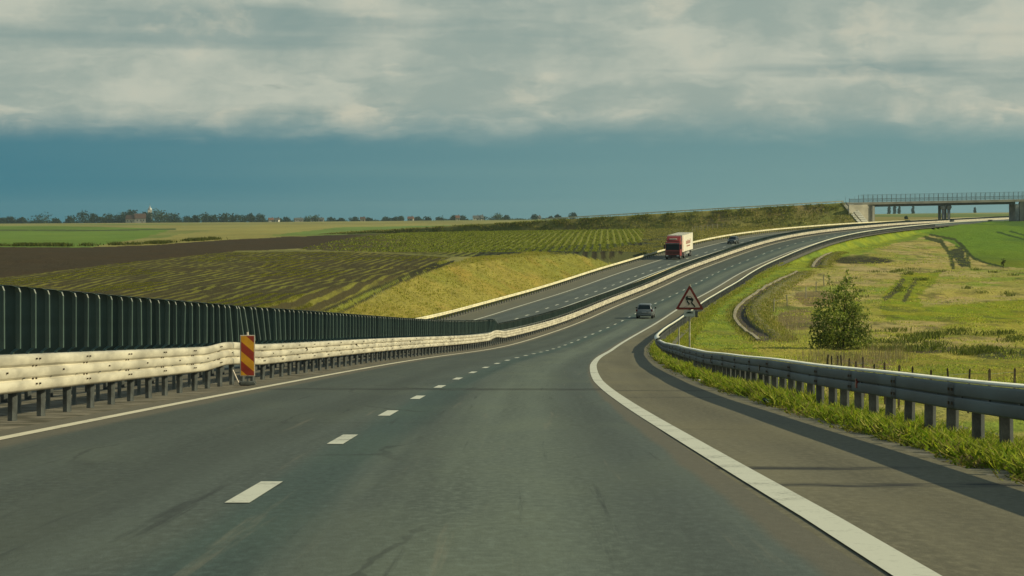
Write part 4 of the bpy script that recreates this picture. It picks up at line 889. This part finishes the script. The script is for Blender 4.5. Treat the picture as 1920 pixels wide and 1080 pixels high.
# ---------------------------------------------------------------- bridge and its embankment
DB = 775.
def bp(px_, py_, D_=DB): return Vector(((px_-960)/4800*D_, D_, -(py_-415)/4800*D_))
def bridge():
    x0, x1 = bp(1588, 0).x, bp(2140, 0).x; zdeck = lambda x: 5.55+(x-x0)*.0195
    e = tag(empty('overpass_bridge', (x0, DB, 0)), 'concrete overpass with tall mesh railing crossing the motorway at the right', 'bridge')
    L_ = x1-x0; Z_ = lambda x: zdeck(x+x0)
    xs = [i*L_/12 for i in range(13)]
    def slab(name, ya, yb, za, zb, m_, xa=0., xb=None):
        xb = L_ if xb is None else xb; n_ = 10; rings = []
        for i in range(n_+1):
            x = xa+(xb-xa)*i/n_; z = Z_(x); rings.append([(x, ya, z+za), (x, yb, z+za), (x, yb, z+zb), (x, ya, z+zb)])
        return MB().loft(rings).build(name, m_, e)
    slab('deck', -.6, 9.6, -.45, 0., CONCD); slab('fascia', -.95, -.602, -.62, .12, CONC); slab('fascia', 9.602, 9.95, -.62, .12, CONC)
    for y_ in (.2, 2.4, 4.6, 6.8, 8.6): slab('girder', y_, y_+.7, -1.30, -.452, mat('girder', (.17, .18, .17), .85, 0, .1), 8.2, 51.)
    pm = MB().box(-.07, .07, -.06, .06, 0, 2.25).box(-.07, .07, -.07, .07, 0, .25).mesh('railing_post', STEELD)
    x = .6; k_ = 0
    while x < 62:
        if x > 2.5 or k_ % 2 == 0: put('railing_post', pm, e, (x, -.78, Z_(x)+.12), sc=(1, 1, 1. if x > 3 else .55))
        x += 1.42; k_ += 1
    def rail(h_, r_, y_=-.78): 
        b_ = MB(); b_.tube((.6, y_, Z_(.6)+.12+h_), (62, y_, Z_(62)+.12+h_), r_, r_, 6); b_.build('handrail', STEELD, e)
    rail(1.0, .05); rail(.25, .035)
    b_ = MB(); b_.tube((4, -.78, Z_(4)+2.35), (62, -.78, Z_(62)+2.35), .03, .03, 5); b_.build('top_rail', STEELD, e)
    b_ = MB(); x = .8                                                        # balusters and the thin mesh above them
    while x < 62:
        z = Z_(x)+.12; b_.box(x-.04, x+.04, -.80, -.76, z+.25, z+1.0)
        if x > 4: b_.box(x-.014, x+.014, -.784, -.776, z+1.0, z+2.22)
        x += .237
    tag(b_.build('mesh_panels', STEELD, e), kind='stuff')
    b_ = MB(); x = .8
    while x < 62: z = Z_(x)+.12; b_.box(x-.03, x+.03, 9.72, 9.78, z, z+1.9); x += 2.84
    tag(b_.build('rear_railing', STEELD, e), kind='stuff')
    # abutments and wing walls
    zb = -2.5
    ww = [(.2, -3.6, zb), (7.9, -.15, zb), (7.9, -.15, Z_(7.9)-.63), (.2, -3.6, Z_(.2)-.63)]
    MB().add(ww+[(x-.2, y+.5, z) for x, y, z in ww], [(0,1,2,3),(7,6,5,4),(0,4,5,1),(1,5,6,2),(2,6,7,3),(3,7,4,0)]).build('wing_wall', CONC, e)
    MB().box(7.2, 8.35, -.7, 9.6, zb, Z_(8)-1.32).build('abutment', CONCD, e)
    MB().box(7.6, 8.2, -1.0, -.703, zb, Z_(8)-1.0).build('lit_abutment_strip', mat('pale_concrete', (.60, .57, .46), .85, 0, .08, .4), e)  # added strip, paler concrete standing for the sunlit face of the abutment
    MB().box(50.9, 52., -.7, 9.6, zb, Z_(51)-1.32).build('abutment', CONCD, e)
    MB().prism([(52.2, Z_(52)-.63), (62, Z_(62)-.63), (57.5, zb), (52.2, zb)], -.6, -.05, 'y').build('wing_wall', CONC, e)
    for y_ in (.9, 7.6):
        for x_, w_ in ((30.0 if y_ < 2 else 28.5, .5),):
            pr = empty('pier_root'); bpy.data.objects.remove(pr)
    for xc in (29.3, 31.0):
        MB().tube((xc, 1.0, -3.5), (xc, 1.0, Z_(xc)-2.4), .46, .46, 14).build('pier_column', CONCD, e, 0, True)
        cp_ = []
        for z_, r_ in ((-2.7, .5), (-2.4, .62), (-2.1, .85), (-1.72, .9), (-1.45, .78), (-1.31, .7)): cp_.append([(xc+(r_*math.cos(2*math.pi*i/14)), 1.0+r_*math.sin(2*math.pi*i/14), Z_(xc)+z_) for i in range(14)])
        MB().loft(cp_).build('pier_cap', CONCD, e, 0, True)
        MB().tube((xc, 7.6, -3.5), (xc, 7.6, Z_(xc)-1.32), .46, .46, 12).build('pier_column', CONCD, e, 0, True)
    # concrete stair strips running down the cone of the embankment
    for xo, wd in ((-1.6, .95), (-.15, 1.75)):
        rings = []
        for dy, dz in ((-4.3, 0), (-5.0, -.4), (-6.2, -1.7), (-8.5, -3.9), (-12, -6.4), (-15, -8)):
            x = xo+.68*max(-dz, 0); y = 4.5+dy; z = 5.5+dz
            rings.append([(x, y-.12, z+.16), (x+wd, y-.12, z+.16), (x+wd, y+1.2, z-2.2), (x, y+1.2, z-2.2)])
        st = MB().loft(rings).build('stair_strip', MATS['pale_concrete'], e)
        for j in range(20):
            f = j/20*4.6; i0 = int(f); q_ = [(-4.3, 0), (-5.0, -.4), (-6.2, -1.7), (-8.5, -3.9), (-12, -6.4), (-15, -8)]; a_, b_ = q_[i0], q_[i0+1]; f -= i0
            dy, dz = a_[0]+(b_[0]-a_[0])*f, a_[1]+(b_[1]-a_[1])*f; x = xo+.68*max(-dz, 0)
            MB().box(x+.08, x+wd-.08, 4.5+dy-.30, 4.5+dy+.1, 5.5+dz-.2, 5.5+dz+.24).build('step', MATS['pale_concrete'], st)
    return e
bridge()
def embankment(label, xa, xb, za, zb, bend, sgn):
    n_ = 140; rows = []; cl = []
    for i in range(n_+1):
        t_ = i/n_; x = xa+(xb-xa)*t_; zc_ = za+(zb-za)*t_; yc = DB+4.5+bend*t_*t_
        ring = []
        for j, (dy, dz) in enumerate(((-26,-14),(-18,-9.7),(-12,-6.4),(-8.5,-3.9),(-6.2,-1.7),(-5.0,-.4),(-4.4,0),(0,.1),(4.4,0),(8,-2.6),(26,-14))):
            nz = (vnoise(np.array([x/3.1]), np.array([j*1.7]), 5)[0]-.5)*.8*(1 if 0 < j < 5 else .12)
            ring.append((x+(.68*max(-dz, 0)*math.exp(-abs(x-xa)/7) if sgn > 0 else 0), yc+dy, zc_+dz+nz*min(1, abs(x-xa)/3)))
        rows.append(ring)
    V_ = np.array(rows).reshape(-1, 3); F_ = grid_faces(n_+1, 11)
    if sgn < 0: F_ = F_[:, ::-1]
    cc = np.clip(lerp3((.230, .215, .065), (.140, .155, .040), sst(.38, .62, fbm(V_[:, 0]/5, V_[:, 2]/1.6, 71))), 0, 1)
    cc = lerp3(cc, (.21, .155, .07), .6*sst(.5, .66, fbm(V_[:, 0]/9, V_[:, 2]/2.5, 72)))
    mk_ = np.zeros_like(cc); mk_[:, 2] = .9
    tag_s(link('embankment', mesh_np('embankment', V_, F_, MATS['land'], col=cc, mask=mk_, smooth_=True)), label)
    r_ = np.random.default_rng(5); q_ = r_.uniform(0, 1, (9000, 2)); ii = (q_[:, 0]*n_).astype(int); jj = 1+q_[:, 1]*5; j0 = jj.astype(int); f_ = (jj-j0)[:, None]
    G_ = np.array(rows); pts = G_[ii, j0]*(1-f_)+G_[ii, j0+1]*f_; pts[:, 0] += r_.uniform(-.5, .5, len(pts))*abs(xb-xa)/n_; pts[:, 2] -= .05
    return pts
xA = bp(1588, 0).x
pts = embankment('grassy approach embankment rising from the left up to the overpass', xA-1.5, bp(560, 0).x, 5.5, -4.2, 80., 1)
kp = fbm(pts[:, 0]/4, pts[:, 2]/1.2, 73) > .42
blades('embankment_grass', pts[kp], 5, .55, .35, .30, np.array([(.27,.27,.07),(.19,.21,.05),(.36,.30,.11),(.14,.16,.04)]), 'shrubby grass over the overpass embankment', 'grass', 11, .5)
pts = embankment('grassy embankment at the right end of the overpass', xA+54, xA+140, 6.6, 7.2, 12., -1)
# light guardrail on top of the approach
eg = tag(empty('guardrail'), 'thin pale guardrail running along the top of the overpass embankment', 'barrier')
gb = MB(); pm2 = MB().box(-.05, .05, -.05, .05, -.2, .72).mesh('post', POST)
x = xA-1
prev = None
while x > bp(1010, 0).x:
    t_ = (xA-1.5-x)/(xA-1.5-bp(560, 0).x); p_ = Vector((x, DB+4.5+80*t_*t_-4.0, 5.5+(-4.2-5.5)*t_))
    put('post', pm2, eg, p_)
    if prev is not None: gb.add([prev+Vector((0, -.06, .42)), p_+Vector((0, -.06, .42)), p_+Vector((0, -.06, .74)), prev+Vector((0, -.06, .74)), prev+Vector((0, -.02, .42)), p_+Vector((0, -.02, .42)), p_+Vector((0, -.02, .74)), prev+Vector((0, -.02, .74))], [(0,1,2,3),(7,6,5,4),(3,2,6,7),(0,4,5,1)])
    prev = p_; x -= 2.5
gb.build('rail_beam', RAILF, eg)
kmp = hit(1497, 417.5); mp_ = tag(empty('marker_post', kmp), 'small white marker post at the foot of the overpass embankment', 'post')
MB().prism([(-.22,-.15),(.22,-.15),(.16,.15),(-.16,.15)], -.3, 1.25, 'z').build('post', wall_m[2], mp_, .03); MB().box(-.18, .18, -.16, -.1515, .75, .95).build('band', BLACK, mp_)

# ---------------------------------------------------------------- vehicles
glass_c = mat('car_glass', (.010, .018, .024), .22, 0, .1, 1., 0, .12)
tyre_m = mat('tyre', (.018, .018, .018), .85, 0, .1); rim_m = mat('rim', (.30, .30, .29), .35, .6, .1)
red_l = mat('tail_lamp', (.16, .012, .012), .25); head_l = mat('head_lamp', (.55, .58, .58), .12, 0, .05, 1., 0, .6); plate_m = mat('number_plate', (.42, .44, .44), .5)
def wheel(parent, x, y, r_, w_, seed=0):
    w0 = empty('wheel', (x, y, r_)); w0.parent = parent
    MB().tube((-w_/2, 0, 0), (w_/2, 0, 0), r_, r_, 20).build('tyre', tyre_m, w0, .02)
    MB().tube((-w_/2-.006, 0, 0), (w_/2+.006, 0, 0), r_*.62, r_*.62, 14).build('rim', rim_m, w0)
def car(name, label, loc, rz, rx, paint, L_=3.95, W_=1.70, H_=1.47, sedan=False):
    e = tag(empty(name, loc, rz, rx), label, 'car'); h = W_/2
    st = [(-L_/2,.36,.78,.86),(-L_/2+.06,.28,.92,.93),(-L_/2+.35,.22,.96,.985),(-.6,.20,.95,1.0),(.5,.20,.94,1.0),(1.0,.20,.90,1.0),(L_/2-.55,.22,.84,.97),(L_/2-.12,.26,.74,.90),(L_/2,.34,.60,.78)]
    rings = []
    for y, zb_, zt_, wf in st:
        q_ = [(.0,zb_),(.80,zb_),(.95,zb_+.06),(1.0,zb_+.24),(1.0,zt_-.22),(.96,zt_-.04),(.88,zt_),(0,zt_+.015)]
        rings.append([(x*h*wf, y, z) for x, z in q_]+[(-x*h*wf, y, z) for x, z in q_[-2:0:-1]])
    MB().loft(rings).build('body', paint, e, 0, True)
    yb, yf = (-L_/2+.10, .98); cab = [(yb, .92, .88, .80), (yb+.32, H_-.10, .86, .70), (yb+.60, H_-.01, .86, .69), (-.2, H_, .87, .70), (.28, H_-.05, .87, .68), (yf, .90, .86, .80)]
    rings = []
    for y, z, wb_, wt_ in cab:
        rings.append([(-h*wb_, y, .88), (-h*(wt_+.02), y, max(z-.06, .89)), (-h*wt_*.9, y, z), (0, y, z+.02), (h*wt_*.9, y, z), (h*(wt_+.02), y, max(z-.06, .89)), (h*wb_, y, .88)])
    MB().loft(rings).build('cabin', paint, e, 0, True)
    def quad(nm, p4, m_, t_=.012, par=e):
        p4 = [Vector(p) for p in p4]; n_ = (p4[1]-p4[0]).cross(p4[3]-p4[0]).normalized()*t_
        return MB().add([p+n_ for p in p4]+[p-n_ for p in p4], [(0,1,2,3),(7,6,5,4),(0,4,5,1),(1,5,6,2),(2,6,7,3),(3,7,4,0)]).build(nm, m_, par)
    quad('rear_window', [(-h*.76, yb-.004, .96), (h*.76, yb-.004, .96), (h*.60, yb+.28, H_-.13), (-h*.60, yb+.28, H_-.13)], glass_c, .03)
    quad('windscreen', [(h*.80, yf-.02, .93), (-h*.80, yf-.02, .93), (-h*.62, .36, H_-.10), (h*.62, .36, H_-.10)], glass_c, .03)
    for s_ in (-1, 1):
        for ya, yb2, yc, yd in ((-.05, .82, .25, -.05), (-1.25, -.10, -.10, -1.10)):
            quad('side_window', [(s_*h*.875, ya, .94), (s_*h*.875, yb2, .94), (s_*h*.72, yc, H_-.12), (s_*h*.72, yd, H_-.12)], glass_c, .02)
        MB().box(s_*h*.93-.11 if s_ > 0 else s_*h*.93-.05, s_*h*.93+.05 if s_ > 0 else s_*h*.93+.11, -L_/2-.012, -L_/2+.16, .70, .94).build('tail_lamp', red_l, e, .02)
        MB().box(s_*h*.68-.14, s_*h*.68+.14, L_/2-.17, L_/2+.0, .56, .70).build('headlight', head_l, e, .03)
        mi = MB().box(s_*(h+.02) if s_ > 0 else s_*(h+.02)-.17, s_*(h+.02)+.17 if s_ > 0 else s_*(h+.02), .62, .72, .92, 1.07).build('mirror', BLACK, e, .025)
        for y in (-L_/2+.62, L_/2-.72): wheel(e, s_*(h-.10), y, .30, .20)
    MB().box(-h*.80, h*.80, -L_/2-.05, -L_/2+.08, .32, .52).build('bumper', paint, e, .03)
    MB().box(-.26, .26, -L_/2-.058, -L_/2-.02, .60, .71).build('number_plate', plate_m, e)
    MB().box(-h*.55, h*.55, L_/2-.03, L_/2+.03, .30, .46).build('grille', BLACK, e, .015)
    MB().box(-.26, .26, L_/2+.02, L_/2+.045, .40, .50).build('number_plate', plate_m, e)
    return e
silver = mat('silver_paint', (.15, .17, .18), .3, .35, .06, 1., 0, .5); navy = mat('dark_paint', (.035, .045, .05), .25, .2, .1, 1., 0, .5)
def on_road(s, o): p_ = P(s, o, .008); return tuple(float(v) for v in p_)
car('hatchback_car', 'silver hatchback driving away in the right lane of the near carriageway', on_road(258.5, 1.80), -heading(258), math.atan(slope(258)), silver)
car('oncoming_car', 'small dark car coming down the far carriageway behind the truck', on_road(482., -11.6), math.pi-heading(482), -math.atan(slope(482)), navy, 4.0, 1.66, 1.38)
def truck():
    s = 430.; e = tag(empty('truck', on_road(s, -12.75), math.pi-heading(s), -math.atan(slope(s))), 'red and cream box truck coming towards the camera on the far carriageway', 'truck')
    redp = mat('truck_red', (.26, .045, .042), .35, 0, .1, 1., 0, .4); cream = mat('trailer_cream', (.70, .66, .54), .6, 0, .07, .6); h = 1.25
    # +y is the truck's front
    prof = [(.15,.55),(2.05,.55),(2.10,1.5),(1.98,2.75),(1.80,3.0),(.15,3.05)]
    MB().prism(prof, -h, h, 'x').build('cab', redp, e, .06)
    ws = MB().prism([(2.075,1.62),(2.125,1.62),(2.03,2.58),(1.98,2.58)], -h+.12, h-.12, 'x').build('windscreen', glass_c, e, .01)
    MB().box(-h+.05, h-.05, 2.0, 2.22, 2.62, 2.80).build('sun_visor', mat('visor_grey', (.20, .20, .21), .4), e, .03)
    MB().prism([(.2,3.06),(1.7,3.06),(.9,3.85),(.2,3.95)], -h+.1, h-.1, 'x').build('roof_deflector', redp, e, .08)
    MB().box(-.62, .62, 1.25, 1.52, 3.35, 3.52).build('roof_light_bar', cream, e, .03)
    MB().box(-h+.1, h-.1, 2.08, 2.14, .98, 1.42).build('grille', mat('grille_maroon', (.11, .028, .03), .4), e, .02)
    MB().box(-h-.005, h+.005, 1.9, 2.20, .34, .80).build('bumper', mat('bumper_dark', (.05, .035, .033), .5), e, .05)
    for s_ in (-1, 1):
        MB().box(s_*.92-.2, s_*.92+.2, 2.15, 2.225, .58, .74).build('headlight', head_l, e, .02)
        MB().box(s_*1.42-.11, s_*1.42+.11, 1.88, 2.0, 1.75, 2.55).build('mirror', BLACK, e, .03)
        MB().box(s_*1.29-.03, s_*1.29+.03, 1.86, 1.92, 2.3, 2.36).box(min(s_*1.22, s_*1.42), max(s_*1.22, s_*1.42), 1.88, 1.92, 2.4, 2.45).build('mirror_arm', BLACK, e)
        MB().prism([(.75,1.68),(1.80,1.68),(1.68,2.52),(.75,2.52)], s_*h-.012, s_*h+.012, 'x').build('door_window', glass_c, e)
        MB().box(s_*h-.02, s_*h+.02, .82, .88, 1.30, 1.42).build('door_handle', BLACK, e)
        for y in (1.25, -2.9, -8.4, -9.6): wheel(e, s_*(h-.17), y, .48, .30)
        MB().box(s_*h-.03, s_*h+.03, -7.4, -3.7, .62, 1.0).build('side_skirt', CONCD, e, .01)
        MB().box(s_*h-.35, s_*h+.0, -1.7, -.2, .5, 1.0).build('fuel_tank', rim_m, e, .06)
    MB().box(-.45, .45, -10.8, 1.6, .72, .98).build('chassis', BLACK, e)
    bx_ = MB().box(-1.275, 1.275, -11.2, -.15, 1.12, 3.98).build('cargo_box', cream, e, .03)
    MB().box(-1.285, 1.285, -11.21, -.14, 3.90, 3.99).build('roof_edge', mat('roof_edge', (.60, .58, .46), .6), bx_)
    pr_ = mat('print_red', (.36, .14, .10), .6)
    for s_ in (-1, 1):
        MB().box(s_*1.276-.004, s_*1.276+.004, -1.5, -.2, 1.2, 3.85).build('pink_band', mat('pink_band', (.66, .48, .40), .6), bx_)
        for (ya, yb2, za, zb2) in ((-8.6,-8.1,2.3,3.1),(-7.9,-7.3,2.3,2.85),(-7.1,-6.5,2.3,2.85),(-6.3,-5.8,2.3,3.05),(-5.6,-4.9,2.3,2.85),(-4.7,-4.1,2.3,2.85)):
            MB().box(s_*1.279-.004, s_*1.279+.004, ya, yb2, za, zb2).build('print_mark', pr_, bx_)
        MB().box(s_*1.279-.004, s_*1.279+.004, -8.3, -4.6, 1.85, 2.05).build('print_mark', pr_, bx_)
    MB().box(-h+.2, h-.2, -.12, .14, 1.0, 2.9).build('air_gap_frame', BLACK, e)
    MB().tube((1.0, -11.3, .4), (-1.0, -11.3, .4), .06, .06, 8).build('rear_bar', BLACK, e)
truck()

# ---------------------------------------------------------------- litter on the verge
def crumple(name, label, px_, py_, size, m_, seed):
    dd = np.linspace(20, 80, 3000); q_ = P(dd, 6.0, .0); a_, b_ = pix(q_[:, 0], q_[:, 1], q_[:, 2]); j_ = int(np.argmin(abs(a_-px_))); p_ = q_[j_]
    bm = bmesh.new(); bmesh.ops.create_icosphere(bm, subdivisions=2, radius=size); r_ = random.Random(seed)
    for v in bm.verts: v.co *= r_.uniform(.6, 1.25); v.co.z = max(v.co.z*.7, -size*.45)
    me = bpy.data.meshes.new(name); bm.to_mesh(me); bm.free(); me.materials.append(m_); o = link(name, me); o.location = (p_[0], p_[1], p_[2]+size*.42); tag(o, label, 'litter')
crumple('crumpled_bag', 'crumpled dark green bag lying on the gravel before the right guardrail weeds', 1436, 752, .075, mat('bag_green', (.02, .045, .03), .4), 3)
crumple('paper_scrap', 'small white paper scrap on the verge nearer the guardrail bend', 1311, 709, .04, wall_m[2], 4)

# ---------------------------------------------------------------- air
hz = MB().box(-4600, 4600, -90, 7200, -16, 52).mesh('haze', WOOD); hz.materials.clear()
hm = bpy.data.materials.new('haze'); hm.use_nodes = True; ht = NT(hm.node_tree); ht.n.clear()
ho = ht.node('ShaderNodeOutputMaterial'); hv = ht.node('ShaderNodeVolumePrincipled'); ht.link(hv.outputs[0], ho.inputs['Volume'])
hv.inputs['Color'].default_value = (.60, .84, .92, 1); hv.inputs['Density'].default_value = .00004; hv.inputs['Anisotropy'].default_value = .1
hz.materials.append(hm); tag(link('haze', hz), 'thin blue haze in the air', 'haze', None, 'stuff')
